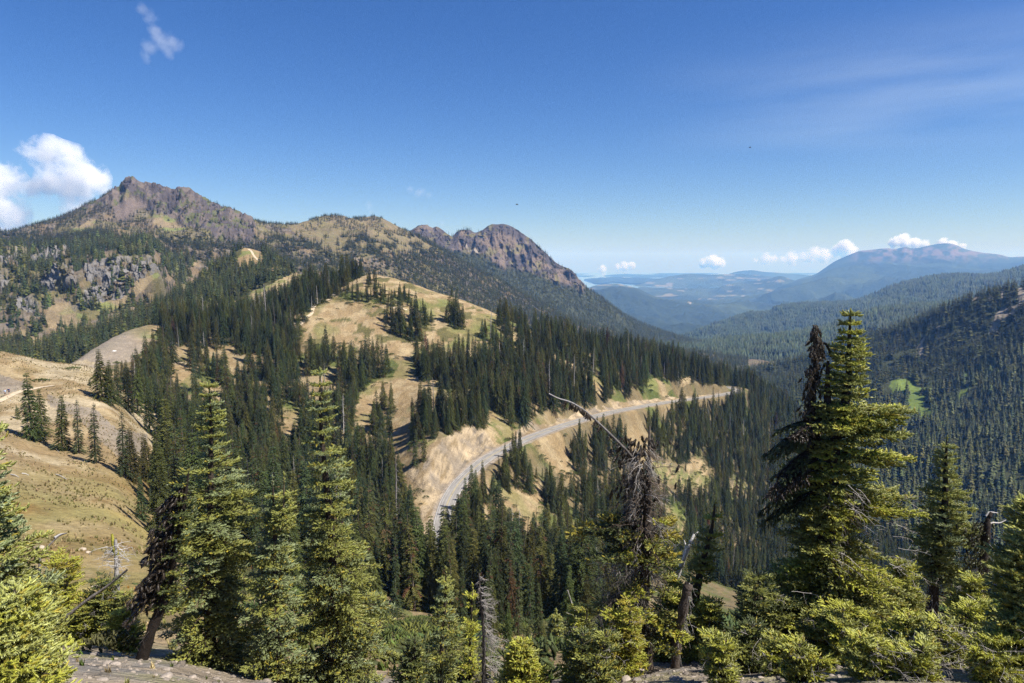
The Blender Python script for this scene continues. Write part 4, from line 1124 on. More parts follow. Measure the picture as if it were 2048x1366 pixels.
def forest(name, pts, scl, idx, key, label, wscl=None):
    """A wood nobody could count: one object, its trees set out by geometry nodes."""
    n = len(pts)
    me = bpy.data.meshes.new(name)
    me.vertices.add(n); me.vertices.foreach_set('co', np.asarray(pts, np.float32).ravel())
    rot = np.zeros((n, 3), np.float32); rot[:, 2] = RNG.uniform(0, 6.283, n); rot[:, 0] = RNG.normal(0, .035, n); rot[:, 1] = RNG.normal(0, .035, n)
    sv = np.repeat(np.asarray(scl, np.float32)[:, None], 3, 1)
    sv[:, :2] *= (RNG.uniform(.8, 1.25, n) if wscl is None else wscl)[:, None]
    a = me.attributes.new('size', 'FLOAT_VECTOR', 'POINT'); a.data.foreach_set('vector', sv.ravel())
    a = me.attributes.new('turn', 'FLOAT_VECTOR', 'POINT'); a.data.foreach_set('vector', rot.ravel())
    a = me.attributes.new('which', 'INT', 'POINT'); a.data.foreach_set('value', np.asarray(idx, np.int32))
    o = bpy.data.objects.new(name, me); COL.objects.link(o)
    ng = bpy.data.node_groups.new(name, 'GeometryNodeTree')
    ng.interface.new_socket('Geometry', in_out='INPUT', socket_type='NodeSocketGeometry')
    ng.interface.new_socket('Geometry', in_out='OUTPUT', socket_type='NodeSocketGeometry')
    N, Lk = ng.nodes, ng.links
    gi, go = N.new('NodeGroupInput'), N.new('NodeGroupOutput')
    ci = N.new('GeometryNodeCollectionInfo'); ci.inputs['Collection'].default_value = proto_cols[key]
    ci.inputs['Separate Children'].default_value = True; ci.inputs['Reset Children'].default_value = True
    ip = N.new('GeometryNodeInstanceOnPoints'); ip.inputs['Pick Instance'].default_value = True
    def attr(nm, ty):
        q = N.new('GeometryNodeInputNamedAttribute'); q.data_type = ty; q.inputs['Name'].default_value = nm
        return q.outputs['Attribute']
    Lk.new(gi.outputs[0], ip.inputs['Points']); Lk.new(ci.outputs[0], ip.inputs['Instance'])
    Lk.new(attr('which', 'INT'), ip.inputs['Instance Index'])
    Lk.new(attr('turn', 'FLOAT_VECTOR'), ip.inputs['Rotation']); Lk.new(attr('size', 'FLOAT_VECTOR'), ip.inputs['Scale'])
    Lk.new(ip.outputs[0], go.inputs[0])
    md = o.modifiers.new('trees', 'NODES'); md.node_group = ng
    struct(o, 'stuff', label)
    return o

def scatter(L, per_m2, maxseg, pxr=(-120, 2170), pyr=(300, 1560), minseg=0.0):
    """Random points on a layer, evenly by area seen from above."""
    P, PX, PY, SEG = L['P'], L['PX'], L['PY'], L['SEG']
    a, b, c, d = P[:-1, :-1], P[:-1, 1:], P[1:, 1:], P[1:, :-1]
    ar = 0.5 * np.abs((c[..., 0] - a[..., 0]) * (d[..., 1] - b[..., 1]) - (d[..., 0] - b[..., 0]) * (c[..., 1] - a[..., 1]))
    ok = (SEG[:-1, :-1] < maxseg) & (SEG[:-1, :-1] >= minseg) & (PX[:-1, :-1] > pxr[0]) & (PX[:-1, 1:] < pxr[1]) & (PY[:-1, :-1] > pyr[0]) & (PY[:-1, :-1] < pyr[1])
    ar = np.where(ok, ar, 0)
    tot = ar.sum()
    n = int(tot * per_m2)
    cum = np.cumsum(ar.ravel()) / tot
    k = np.searchsorted(cum, RNG.random(n)); k = np.minimum(k, len(cum) - 1)
    i, j = np.divmod(k, ar.shape[1])
    u, v = RNG.random(n), RNG.random(n)
    def il(A):
        s = (slice(None),) if A.ndim == 3 else ()
        uu, vv = (u[:, None], v[:, None]) if A.ndim == 3 else (u, v)
        return A[i, j] * (1-uu) * (1-vv) + A[i, j+1] * uu * (1-vv) + A[i+1, j+1] * uu * vv + A[i+1, j] * (1-uu) * vv
    return il(P), il(PX), il(PY), il(SEG), (i, j)

def thin(P, r):
    """Drop points closer than r to one already kept (grid test)."""
    order = RNG.permutation(len(P))
    cell = np.floor(P[:, :2] / r).astype(np.int64)
    seen, keep = {}, np.zeros(len(P), bool)
    r2 = r * r
    xy = P[:, :2].tolist(); cl = cell.tolist()
    for q in order:
        cx, cyy = cl[q]; x, y = xy[q]; good = True
        for dx in (-1, 0, 1):
            for dy in (-1, 0, 1):
                s = seen.get((cx + dx, cyy + dy))
                if s and any((x - a) ** 2 + (y - b) ** 2 < r2 for a, b in s):
                    good = False; break
            if not good: break
        if good:
            keep[q] = True
            seen.setdefault((cx, cyy), []).append((x, y))
    return keep

# --- main hillside trees
Pt, px, py, sg, (ii, jj) = scatter(L_HILL, 0.30, 11.6, minseg=3.35)
m = ~L_HILL['left_m'][ii, jj] & ~L_HILL['bare'][ii, jj] & (~L_HILL['dome'][ii, jj] | L_HILL['clump'][ii, jj]) & (L_HILL['RDIST'][ii, jj] > 8.5) & ~L_HILL['bw'][ii, jj]
dn = fbm(Pt[:, 0] / 22, Pt[:, 1] / 22, octv=3, seed=200)
prob = np.where(L_HILL['clump'][ii, jj], 1.0, sstep(0.30, 0.50, dn) * 0.94 + 0.06)
prob = np.where((px > 1040) & (px < 1340) & (py > 850) & (py < 1120) & (Pt[:, 1] > 200), prob * sstep(0.36, 0.56, dn), prob)   # open woodland below the road
prob = np.where((px > 1340) & (py > 795) & (Pt[:, 1] > 200), np.maximum(prob, .85), prob)
prob = np.where(Pt[:, 1] < 85, 0, prob)
prob = np.where((px > 1180) & (Pt[:, 1] < 120 + np.minimum((px - 1180) * .6, 130)), 0, prob)
m &= RNG.random(len(Pt)) < prob
top = py - 0.62 * 11.0 / Pt[:, 1] * F          # no tree stands in front of ground that lies open in the view
m &= ~(inany(BARE_MID, px, top) & ~inany(CLUMPS, px, py))
m &= ~(inpoly(DOME, px, top) & ~inany(CLUMPS, px, py))
Pt, px, py, sg = Pt[m], px[m], py[m], sg[m]
k = thin(Pt, 2.4)
Pt, px, py, sg = Pt[k], px[k], py[k], sg[k]
hgt = 13.5 * (.38 + .92 * RNG.random(len(Pt)) ** .8) * (0.75 + 0.5 * fbm(Pt[:, 0] / 18, Pt[:, 1] / 18, octv=2, seed=210))
hgt *= np.where(inpoly(DOME, px, py) & (py < 640), 0.62, 1.0)
hgt = np.where((px > 1250) & (Pt[:, 1] > 400), hgt * 1.15, hgt)
hgt *= np.where((py > 850) & (px > 1050) & (Pt[:, 1] > 180), .8, 1)
hgt = np.where((Pt[:, 1] < 140), hgt * 1.12, hgt)
# single trees read off the photograph: base pixel and height in pixels
SINGLE = [(66, 880, 142), (84, 872, 100), (124, 900, 116), (158, 906, 112), (190, 925, 126), (36, 838, 32), (178, 770, 12), (180, 772, 16), (248, 955, 140), (262, 960, 112), (284, 1040, 96),
          (300, 970, 110), (205, 800, 106), (220, 808, 92), (236, 805, 88), (258, 825, 96), (275, 828, 98), (252, 815, 20), (322, 880, 100), (300, 868, 92), (332, 912, 100), (345, 920, 90), (318, 1000, 120), (305, 1030, 60)]
NMEADOW = len(SINGLE)
SINGLE += [(940, 1034, 112), (950, 1038, 100), (931, 1044, 96), (967, 1002, 88), (973, 1005, 50), (985, 988, 42), (1000, 968, 62), (1009, 976, 55), (1017, 984, 50), (1030, 909, 50), (1039, 912, 62), (1022, 926, 44), (916, 1088, 112), (899, 1104, 100), (926, 1092, 120), (958, 1060, 90), (905, 1070, 60)]
NROAD = len(SINGLE)
SINGLE += [(1000, 1264, 190), (1036, 1272, 165), (1060, 1252, 160), (972, 1256, 175), (926, 1264, 150), (1078, 1292, 150), (902, 1246, 190), (868, 1228, 180), (790, 1222, 165), (818, 1216, 190), (1134, 1272, 160), (1168, 1282, 150), (1016, 1312, 125), (1092, 1332, 105), (946, 1300, 120), (1204, 1290, 150), (985, 1290, 140), (760, 1235, 150), (1052, 1325, 90)]
SPL = []
for bx, by, hp in SINGLE:
    q = on_pixel(bx, by)
    if q is not None:
        SPL.append((q.x, q.y, q.z, hp / F * q.y * 1.02))
SPL = np.array(SPL)
allP = np.concatenate([Pt, SPL[:, :3]]); allH = np.concatenate([hgt, SPL[:, 3]])
near_i = len(PROTO_A)
which = RNG.integers(0, near_i, len(allP))
rr = RNG.random(len(allP)); single = np.arange(len(allP)) >= len(Pt)
which = np.where((rr < .028) & ~single, near_i, which); which = np.where((rr > .988) & ~single, near_i + 1, which); which = np.where((rr > .028) & (rr < .038) & ~single, near_i + 2, which)
which = np.where(single, RNG.integers(0, 6, len(allP)), which)
wsc = RNG.uniform(.85, 1.25, len(allP)); wsc = np.where(single, 1.3, wsc); wsc[len(Pt) + NMEADOW:] = .95
allP[:, 2] -= 0.15
print('hill trees', len(allP))

# --- which trees show largest: draw them front to back into a small id picture
def visible_pixels(P, H, Wf, blockers):
    W_, H_ = 1024, 683
    buf = np.zeros((H_, W_), bool)
    for poly in blockers:
        gx, gy = np.meshgrid(np.arange(W_) * 2.0 + 1, np.arange(H_) * 2.0 + 1)
        buf |= inpoly(poly, gx, gy)
    bx, by = proj(P); tx, ty = proj(P + np.stack([0 * H, 0 * H, H], -1))
    hw = H * Wf / P[:, 1] * F / 2
    cnt = np.zeros(len(P), int)
    for q in np.argsort(P[:, 1]):
        y0, y1 = ty[q] / 2, by[q] / 2
        r0, r1 = max(0, int(y0)), min(H_ - 1, int(y1))
        for r in range(r0, r1 + 1):
            f = (r - y0) / max(y1 - y0, 1e-6)
            h = max(0.5, hw[q] * min(1, f * 1.05)); cx = (tx[q] + (bx[q] - tx[q]) * f) / 2
            a, b = max(0, int(round(cx - h))), min(W_, int(round(cx + h)) + 1)
            if b > a:
                s = buf[r, a:b]; cnt[q] += (~s).sum(); s[:] = True
    return cnt
BLOCK = [[(415, 780), (440, 900), (520, 1000), (545, 960), (600, 1000), (590, 850), (640, 750), (690, 860), (720, 1000), (780, 1150), (780, 1366), (330, 1366), (330, 1100), (390, 900)],
         [(1290, 860), (1330, 1000), (1340, 1180), (1480, 1366), (1130, 1366), (1200, 1150), (1230, 900)], [(1700, 640), (1740, 800), (1830, 840), (1790, 1000), (1860, 1150), (1900, 900), (1960, 1150), (2048, 1000), (2048, 1366), (1470, 1366), (1500, 1180), (1610, 1000), (1600, 800), (1630, 680)],
         [(0, 1150), (300, 1230), (330, 1366), (0, 1366)]]
cnt = visible_pixels(allP, allH, 0.24, BLOCK)
N_SINGLE = 285
order = np.argsort(-cnt)
big = np.zeros(len(allP), bool); big[order[:N_SINGLE]] = True
big &= cnt > 12
near_tree = allP[:, 1] < 420
rest = ~big
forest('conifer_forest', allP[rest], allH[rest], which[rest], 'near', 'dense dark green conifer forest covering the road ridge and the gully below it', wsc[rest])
HERO = [(allP[q], allH[q], int(which[q]), wsc[q]) for q in np.where(big)[0]]

# --- second ridge
Pt, px, py, sg, (ii, jj) = scatter(L_S, 0.16, 3.12, minseg=0.2)
m = ~L_S['bare'][ii, jj]
m &= RNG.random(len(Pt)) < sstep(.2, .42, fbm(Pt[:, 0] / 24, Pt[:, 1] / 24, octv=3, seed=220)) * .95 + .05
Pt = Pt[m]; k = thin(Pt, 2.7); Pt = Pt[k]
print('ridge trees', len(Pt))
forest('conifer_forest', Pt - [0, 0, .3], 13.0 * RNG.uniform(.5, 1.25, len(Pt)), RNG.integers(0, 6, len(Pt)), 'middle', 'dark conifer forest on the slope below the grassy hilltop with a trail')

# --- mountain: dense on the left flank, in clumps over the meadows
Pt, px, py, sg, (ii, jj) = scatter(L_M, 0.085, 5.02, pxr=(-80, 1500))
f1 = (fbm(px / 26, py / 13, octv=3, seed=230) - .5) * 1.7 + .5; f2 = (fbm(px / 9, py / 5, octv=2, seed=231) - .5) * 1.5 + .5
prob = sstep(.42, .56, f1 * .6 + f2 * .4)
dense = inpoly([(-100, 450), (60, 440), (180, 405), (215, 395), (230, 420), (130, 470), (230, 510), (120, 530), (0, 560), (-100, 560)], px, py)
prob = np.where(dense, .55 + .45 * prob, prob)
prob = np.where((px > 480) & (py > 500) & (py > 480 + (px - 480) * .08), .35 + .65 * sstep(.38, .5, f1), prob)
prob = np.where((px > 820), np.maximum(prob, .92), prob)
prob = np.where((px < 320) & (py > 590), sstep(.46, .56, f1 * .5 + f2 * .5) * 1.0, prob)
prob = np.where((px < 570) & (py > 400) & (py < 510), np.maximum(prob, .15 + .85 * sstep(.40, .52, f2 * .6 + f1 * .4)), prob)
prob = np.where(L_M['hill2'][ii, jj], sstep(.49, .55, f1 * .55 + f2 * .45) * .95, prob)
prob = np.where(L_M['peak'][ii, jj], np.where(f2 > .62, .35, .03) * (py > 405), prob)
prob = np.where(L_M['outc'][ii, jj], prob * .3, prob)
prob = np.where(L_M['rscree'][ii, jj], 0, prob)
prob = np.where(L_M['flur'][ii, jj], prob * .06, prob)
m = RNG.random(len(Pt)) < prob
Pt, px, py = Pt[m], px[m], py[m]; k = thin(Pt, 2.8); Pt, px, py = Pt[k], px[k], py[k]
h = 11.5 * RNG.uniform(.5, 1.3, len(Pt)) * np.where(py < 470, .62, 1.0)
wi = np.where(RNG.random(len(Pt)) < .1, RNG.integers(6, 8, len(Pt)), RNG.integers(0, 6, len(Pt)))
print('mountain trees', len(Pt))
nearm = Pt[:, 1] < 1000
forest('conifer_forest', Pt[nearm] - [0, 0, .3], h[nearm] * 1.1, wi[nearm], 'middle', 'clumps of dark conifers among meadows and grey outcrops below the peak')
forest('conifer_forest', Pt[~nearm] - [0, 0, .3], h[~nearm], RNG.integers(0, 4, (~nearm).sum()), 'far', 'scattered conifer forest on the flanks of the rocky mountain')

# --- crag
Pt, px, py, sg, (ii, jj) = scatter(L_K, 0.03, 3.03, pxr=(700, 1560))
f1 = fbm(Pt[:, 0] / 60, Pt[:, 1] / 60, octv=4, seed=240)
prob = np.where(L_K['crag'][ii, jj], sstep(.5, .62, f1) * .22, .85)
m = RNG.random(len(Pt)) < prob
Pt = Pt[m]; k = thin(Pt, 4.5); Pt = Pt[k]
print('crag trees', len(Pt))
forest('conifer_forest', Pt - [0, 0, .5], 14 * RNG.uniform(.6, 1.25, len(Pt)), RNG.integers(0, 4, len(Pt)), 'far', 'close dark forest on the long slope under the craggy peak')

# --- valley side on the right
Pt, px, py, sg, (ii, jj) = scatter(L_V, 0.05, 4.05, pxr=(1180, 2170))
prob = np.where(L_V['bare'][ii, jj], .025, sstep(.25, .45, fbm(Pt[:, 0] / 40, Pt[:, 1] / 40, octv=3, seed=250)) * .5 + .5)
m = RNG.random(len(Pt)) < prob
Pt = Pt[m]; k = thin(Pt, 4.4); Pt = Pt[k]
h = 17 * RNG.uniform(.5, 1.3, len(Pt)); near_v = Pt[:, 1] < 900
print('valley trees', len(Pt))
wi = np.where(RNG.random(len(Pt)) < .12, RNG.integers(6, 8, len(Pt)), RNG.integers(0, 6, len(Pt)))
forest('conifer_forest', Pt[near_v] - [0, 0, .5], np.where(wi[near_v] > 5, h[near_v] * .7, h[near_v]), wi[near_v], 'middle', 'dark conifer forest filling the valley floor on the right')
forest('conifer_forest', Pt[~near_v] - [0, 0, .5], h[~near_v], RNG.integers(0, 4, (~near_v).sum()), 'far', 'blue-green conifer forest on the steep right side of the valley')

# --- hills behind: whole patches of trees
for L, dens, ms, sc, lab in ((L_W, 1 / 420., 2.03, 1.0, 'even green forest on the low hill behind the valley'), (L_Y, 1 / 700., 2.03, 1.2, 'bluish forest on the long ridge below the far mountain')):
    Pt, px, py, sg, _ = scatter(L, dens, ms, pxr=(1000, 2150))
    print('patches', len(Pt))
    forest('conifer_forest', Pt - [0, 0, 3], sc * RNG.uniform(.8, 1.25, len(Pt)), RNG.integers(0, len(PATCH), len(Pt)), 'patch', lab)
# ------------------------------------------------------------------ foreground firs, bough by bough
bark_mat = ground_mat('fir_bark', (0.03, 0.12), 0.9, 0.02, var=0.5)
dead_mat = ground_mat('dead_wood', (0.02, 0.1), 0.6, 0.01, var=0.35)

NSH = [0]
def px2m(Y): return Y / F * 1.0

PAL = {
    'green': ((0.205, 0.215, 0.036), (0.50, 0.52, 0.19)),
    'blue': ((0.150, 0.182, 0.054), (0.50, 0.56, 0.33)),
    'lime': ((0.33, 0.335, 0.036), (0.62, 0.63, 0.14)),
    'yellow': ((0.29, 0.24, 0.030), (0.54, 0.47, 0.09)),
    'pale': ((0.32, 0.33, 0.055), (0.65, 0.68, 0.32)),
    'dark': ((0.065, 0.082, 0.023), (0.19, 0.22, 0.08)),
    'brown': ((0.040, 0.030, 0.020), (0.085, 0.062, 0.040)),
}
def path3(pp, Y, r, sway=0.06):
    """Pixel polyline at distance Y -> points; it wanders a little in depth."""
    a = np.array(pp, float)
    Q = unproj(a[:, 0], a[:, 1], np.full(len(a), Y))
    Q[1:-1, 1] += r.normal(0, sway, max(0, len(a) - 2))
    return Q
def smooth_path(Q, n):
    t = np.arange(len(Q)); ts = np.linspace(0, len(Q) - 1, n)
    return np.stack([pchip(t, Q[:, i], ts) for i in range(3)], -1)
def root_down(Q):
    """Carry a trunk (top to base) down into the ground under its base."""
    g = ground_z(Q[-1, 0], Q[-1, 1])
    if g is not None and g < Q[-1, 2] - .05:
        e = Q[-1].copy(); e[2] = g - 0.15
        Q = np.concatenate([Q, [e]])
    return Q
def place(o, Q):
    return o

def bough(fo, wd, p0, az, L, a, b, c3, r, pal, shoot=0.11, tw_sp=0.09, tip_mix=1.0, bark=(0.055, 0.042, 0.032), inner=0.2, thick=0.012, dead=0.0, droop_tw=0.0, yellow=0.08):
    n = 7
    s = np.linspace(0, 1, n)
    wob = r.normal(0, .04, 2)
    h = np.array([math.cos(az), math.sin(az), 0]); sd = np.array([-h[1], h[0], 0])
    P = p0 + np.outer(s * L, h) + np.outer(L * (wob[0] * s ** 2 + wob[1] * np.sin(s * 3)), sd)
    P[:, 2] += L * (a * s + b * s ** 2 + c3 * s ** 3)
    V, Fc = tube(P, thick * (1 - .85 * s) * (0.5 + L), 4); wd.add(V, Fc, bark)
    base, tipc = (np.array(q) for q in PAL[pal])
    m = max(3, int(L / tw_sp))
    for i in range(m + 1):
        q = inner + (1 - inner) * (i + r.uniform(-.3, .3)) / m
        q = min(max(q, 0.05), 1.0)
        k = min(n - 2, int(q * (n - 1))); f = q * (n - 1) - k
        o = P[k] * (1 - f) + P[k + 1] * f
        fw = P[k + 1] - P[k]; fw /= np.linalg.norm(fw) + 1e-9
        for sg in (1, -1):
            if r.random() < 0.06 + dead * .7: continue
            tl = (0.40 * L * (1.0 - q) + 0.12) * r.uniform(.7, 1.25)
            tl = min(tl, 0.62)
            ang = r.uniform(.65, 1.0)
            td = fw * math.cos(ang) + sd * sg * math.sin(ang) + np.array([0, 0, r.uniform(-.18, .14) - droop_tw])
            td /= np.linalg.norm(td)
            ns = max(1, int(tl / (shoot * .62)))
            sh = r.uniform(.75, 1.25)
            for j in range(ns):
                w = (j + .6) / ns
                pp = o + td * tl * w * .85 + np.array([0, 0, -droop_tw * .3 * tl * w * w])
                d2 = td + r.normal(0, .34, 3) + np.array([0, 0, .34 - droop_tw * .8])
                if j < ns - 1:
                    d2 = d2 + np.cross(td, [0, 0, 1]) * r.choice([-.8, .8])
                if r.random() < yellow: bs, tp = (np.array(z_) for z_ in PAL['yellow'])
                else: bs, tp = base, tipc
                v = sh * r.uniform(.75, 1.3)
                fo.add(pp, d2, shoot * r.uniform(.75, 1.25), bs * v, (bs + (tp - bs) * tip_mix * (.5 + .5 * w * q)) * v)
            if dead < .5 and L > .5:
                V, Fc = tube([o, o + td * tl * .5, o + td * tl * .9], [.004, .003, .001], 3); wd.add(V, Fc, bark)
    e = P[-1] - P[-2]; e /= np.linalg.norm(e)
    for dd in (e, e + sd * .5, e - sd * .5):
        fo.add(P[-1] - e * .03, dd + r.normal(0, .1, 3), shoot * 1.15, base, base + (tipc - base) * tip_mix)

def widths(tab, py):
    t = np.array(tab, float)
    return np.interp(py, t[:, 0], t[:, 1]), np.interp(py, t[:, 0], t[:, 2])

def fir_crown(fo, wd, Q, tab, Y, seed, pal='green', pal2=None, whorl=0.20, per=5, shoot=0.078, tw_sp=0.072, gap=0.06, droop=0.0, young=0.25, bark=(0.055, 0.042, 0.032), depth=1.0, yellow=.08, inner=.2, tip_mix=1.0, dark_left=False, maxL=3.0, topsp=1.12):
    """Boughs all the way up the stem Q (top to base); tab: (py, left, right) reach of the crown in photograph pixels."""
    r = np.random.default_rng(seed)
    m = px2m(Y)
    seg = np.linalg.norm(np.diff(Q, axis=0), axis=1); s = np.concatenate([[0], np.cumsum(seg)])
    tot = s[-1]
    whorl *= .84; per += 1
    LA = np.linspace(0, 6.283, 7); LB = r.uniform(.62, 1.22, (8, 7)); LB[:, -1] = LB[:, 0]
    t = 0.06; az = r.uniform(0, 6.28)
    t0 = np.array(tab, float)[:, 0]
    while t < tot:
        k = min(len(seg) - 1, np.searchsorted(s, t, side='right') - 1); f = (t - s[k]) / seg[k]
        p = Q[k] * (1 - f) + Q[k + 1] * f
        _, py = proj(p)
        if py > t0[-1] + 20: break
        if py >= t0[0]:
            l, rt = widths(tab, py)
            l *= m; rt *= m
            frac = t / tot
            nb = per if max(l, rt) > .25 else max(3, per - 1)
            for i in range(nb):
                a_ = az + i * 6.283 / nb + r.uniform(-.4, .4)
                if r.random() < gap + .07: continue
                ca = math.cos(a_)
                side = rt if ca > 0 else l
                mean = .5 * (l + rt) * depth
                L = (ca * ca * side + (1 - ca * ca) * mean) * r.uniform(.62, 1.12) * np.interp((a_ % 6.283), LA, LB[int(frac * 7.99)])
                L = min(max(L, .06), maxL)
                up = young * (1 - frac) ** 1.5 - droop * frac
                pl = pal2 if (pal2 and r.random() < .35) else pal
                bough(fo, wd, p + r.normal(0, .012, 3), a_, L, up + r.uniform(-.1, .1), -.16 - .16 * frac, .16, r, pl, shoot, tw_sp, tip_mix, bark, inner if L > .35 else .05, yellow=yellow)
            az += 2.4
        t += whorl * r.uniform(.7, 1.3) * (topsp if t < .3 * tot and tot > 3 else (0.7 if tot < 3 else 1.0))
    # leader
    top = Q[0]
    b0, t0c = (np.array(q) for q in PAL[pal])
    for i in range(7):
        dd = np.array([math.cos(i * 2.4) * .5, math.sin(i * 2.4) * .5, .7])
        fo.add(top - np.array([0, 0, .03 * i]), dd, shoot * .8, b0, t0c)
    fo.add(top, np.array([0, 0, 1.0]), shoot * 1.3, b0, t0c)

def twigs(wd, p, d, L, r, col, depth=2, thick=0.006, droop=.25, n=6):
    """A bare dead branch with its side twigs."""
    d = np.asarray(d, float); d = d / np.linalg.norm(d)
    m = 5
    P = [np.asarray(p, float)]
    cur = d.copy()
    for i in range(m):
        cur = cur + r.normal(0, .14, 3) + np.array([0, 0, -droop * .18]); cur /= np.linalg.norm(cur)
        P.append(P[-1] + cur * L / m)
    P = np.array(P)
    V, Fc = tube(P, thick * np.linspace(1, .2, m + 1), 4 if thick > .008 else 3)
    wd.add(V, Fc, np.array(col) * r.uniform(.75, 1.2))
    if depth > 0:
        for i in range(n):
            q = r.uniform(.2, 1.0); k = min(m - 1, int(q * m)); f = q * m - k
            o = P[k] * (1 - f) + P[k + 1] * f
            ax = P[k + 1] - P[k]; ax /= np.linalg.norm(ax)
            sd = np.cross(ax, r.normal(size=3)); sd /= np.linalg.norm(sd)
            twigs(wd, o, ax * .6 + sd * .9, L * r.uniform(.22, .5) * (1.15 - .5 * q), r, col, depth - 1, thick * .5, droop, max(3, n - 2))

def tree(name, label, cat, group, Y, stem, rad, tab, seed, K=12, fat=.40, extra=None, bark=(0.06, 0.047, 0.036), sway=.05, **kw):
    """Fir standing at distance Y: stem = pixels from tip to base, rad = (tip, base) radius in pixels."""
    r = np.random.default_rng(seed + 1000)
    Q = root_down(path3(stem, Y, r, sway))
    Qs = smooth_path(Q, max(10, len(Q) * 5))
    root = empty(name, Qs[-1])
    tag(root, label, cat, group)
    m = px2m(Y)
    tb, wd, fo = MB(), MB(), Foliage()
    rr = np.linspace(rad[0], rad[1], len(Qs)) * m
    V, Fc = tube(Qs, rr * (1 + .12 * r.normal(size=len(Qs))), 9); tb.add(V, Fc, bark)
    if tab:
        fir_crown(fo, wd, Qs, tab, Y, seed, **kw)
    ctx = dict(r=r, Q=Qs, m=m, Y=Y, fo=fo, wd=wd, tb=tb, root=root, sec=MB(), at=lambda a, b, dY=0.0: unproj(a, b, Y + dY))
    if extra:
        extra(ctx)
    off = -Vector(Qs[-1])
    if wd.n:
        V, Fc, Cw = wd.arrays(); tb.add(V, Fc, Cw)
    parts = [tb.obj('trunk', bark_mat, root)]
    NSH[0] += len(fo.p)
    cr = fo.build('crown', K, root, seed, fat)
    if cr: parts.append(cr)
    if ctx['sec'].n: parts.append(struct(ctx['sec'].obj('dead_twigs', dead_mat, root), 'stuff'))
    for o in parts:
        o.location = off
    return root

FG = 'fir trees standing below the viewpoint'
SILVER, GREYB = (0.36, 0.33, 0.30), (0.115, 0.098, 0.085)

# tall firs on the left
tree('fir_tree', 'left of the two tall sunlit firs, with a thin pale top', 'tree', FG, 14.0,
     [(418, 768), (419, 860), (418, 1000), (422, 1180), (425, 1400)], (1.0, 13),
     [(772, 1, 1), (790, 7, 8), (805, 10, 12), (835, 22, 22), (860, 30, 28), (885, 22, 26), (905, 30, 34), (930, 40, 45), (960, 55, 62), (1000, 70, 78), (1050, 78, 98), (1100, 84, 112), (1160, 92, 112), (1230, 104, 122), (1300, 112, 140), (1400, 118, 150)],
     21, pal='green', pal2='blue', whorl=.20, per=6, droop=.25, yellow=.05)
tree('fir_tree', 'right of the two tall sunlit firs, with a dark stem and shaded left side', 'tree', FG, 14.0,
     [(640, 742), (641, 830), (650, 930), (660, 1060), (668, 1200), (668, 1400)], (1.0, 14),
     [(745, 2, 2), (770, 14, 14), (800, 18, 22), (835, 20, 34), (860, 28, 24), (890, 30, 38), (920, 34, 48), (960, 40, 62), (1010, 48, 62), (1050, 60, 84), (1100, 70, 100), (1150, 82, 110), (1230, 92, 106), (1300, 104, 108), (1400, 112, 112)],
     22, pal='green', pal2='blue', whorl=.21, per=6, droop=.25, gap=.12, yellow=.07)
def two_leaders(c):
    Q = path3([(568, 952), (567, 1010), (560, 1060)], c['Y'] - .2, c['r'], .02)
    V, Fc = tube(smooth_path(Q, 8), np.linspace(1.2, 3, 8) * c['m'], 6); c['tb'].add(V, Fc, (.12, .10, .06))
    fir_crown(c['fo'], c['wd'], smooth_path(Q, 8), [(985, 8, 8), (1010, 18, 18), (1060, 24, 24)], c['Y'], 77, pal='green')
tree('fir_tree', 'shorter fir with two bare spikes on top, squeezed between the two tall firs', 'tree', FG, 13.2,
     [(545, 958), (546, 1050), (552, 1200), (556, 1400)], (1.2, 9),
     [(985, 6, 6), (1005, 16, 14), (1040, 24, 30), (1100, 40, 40), (1160, 50, 50), (1230, 60, 58), (1300, 66, 66), (1400, 70, 70)], 23, pal='blue', pal2='green', per=5, droop=.2, extra=two_leaders)

def dark_boughs(c):
    for i in range(34):
        q = c['r'].uniform(.12, .66); k = int(q * (len(c['Q']) - 1)); p = c['Q'][k]
        L = (0.35 + .75 * q) * c['r'].uniform(.6, 1.1)
        bough(c['fo'], c['wd'], p, math.pi + c['r'].uniform(-.6, .6), L, -.35, -.45, 0, c['r'], 'brown', .13, .1, .6, (.03, .024, .02), .15, droop_tw=.5, yellow=0)
    for i in range(16):
        k = int(c['r'].uniform(.3, .95) * (len(c['Q']) - 1))
        twigs(c['sec'], c['Q'][k], (c['r'].uniform(-1, 1), c['r'].uniform(-.6, .2), -.4), c['r'].uniform(.3, .7), c['r'], GREYB, 1, .006)
tree('fir_tree', 'dark leaning fir with hanging brown boughs and a bare crooked foot', 'tree', FG, 12.5,
     [(378, 935), (372, 990), (352, 1090), (330, 1180), (300, 1270), (262, 1380)], (1.5, 13),
     [(940, 8, 10), (970, 22, 24), (1010, 28, 26), (1060, 34, 24), (1120, 30, 22), (1200, 20, 18)], 24, pal='dark', pal2='green', per=5, droop=.3, gap=.2, bark=(.028, .022, .018), extra=dark_boughs)

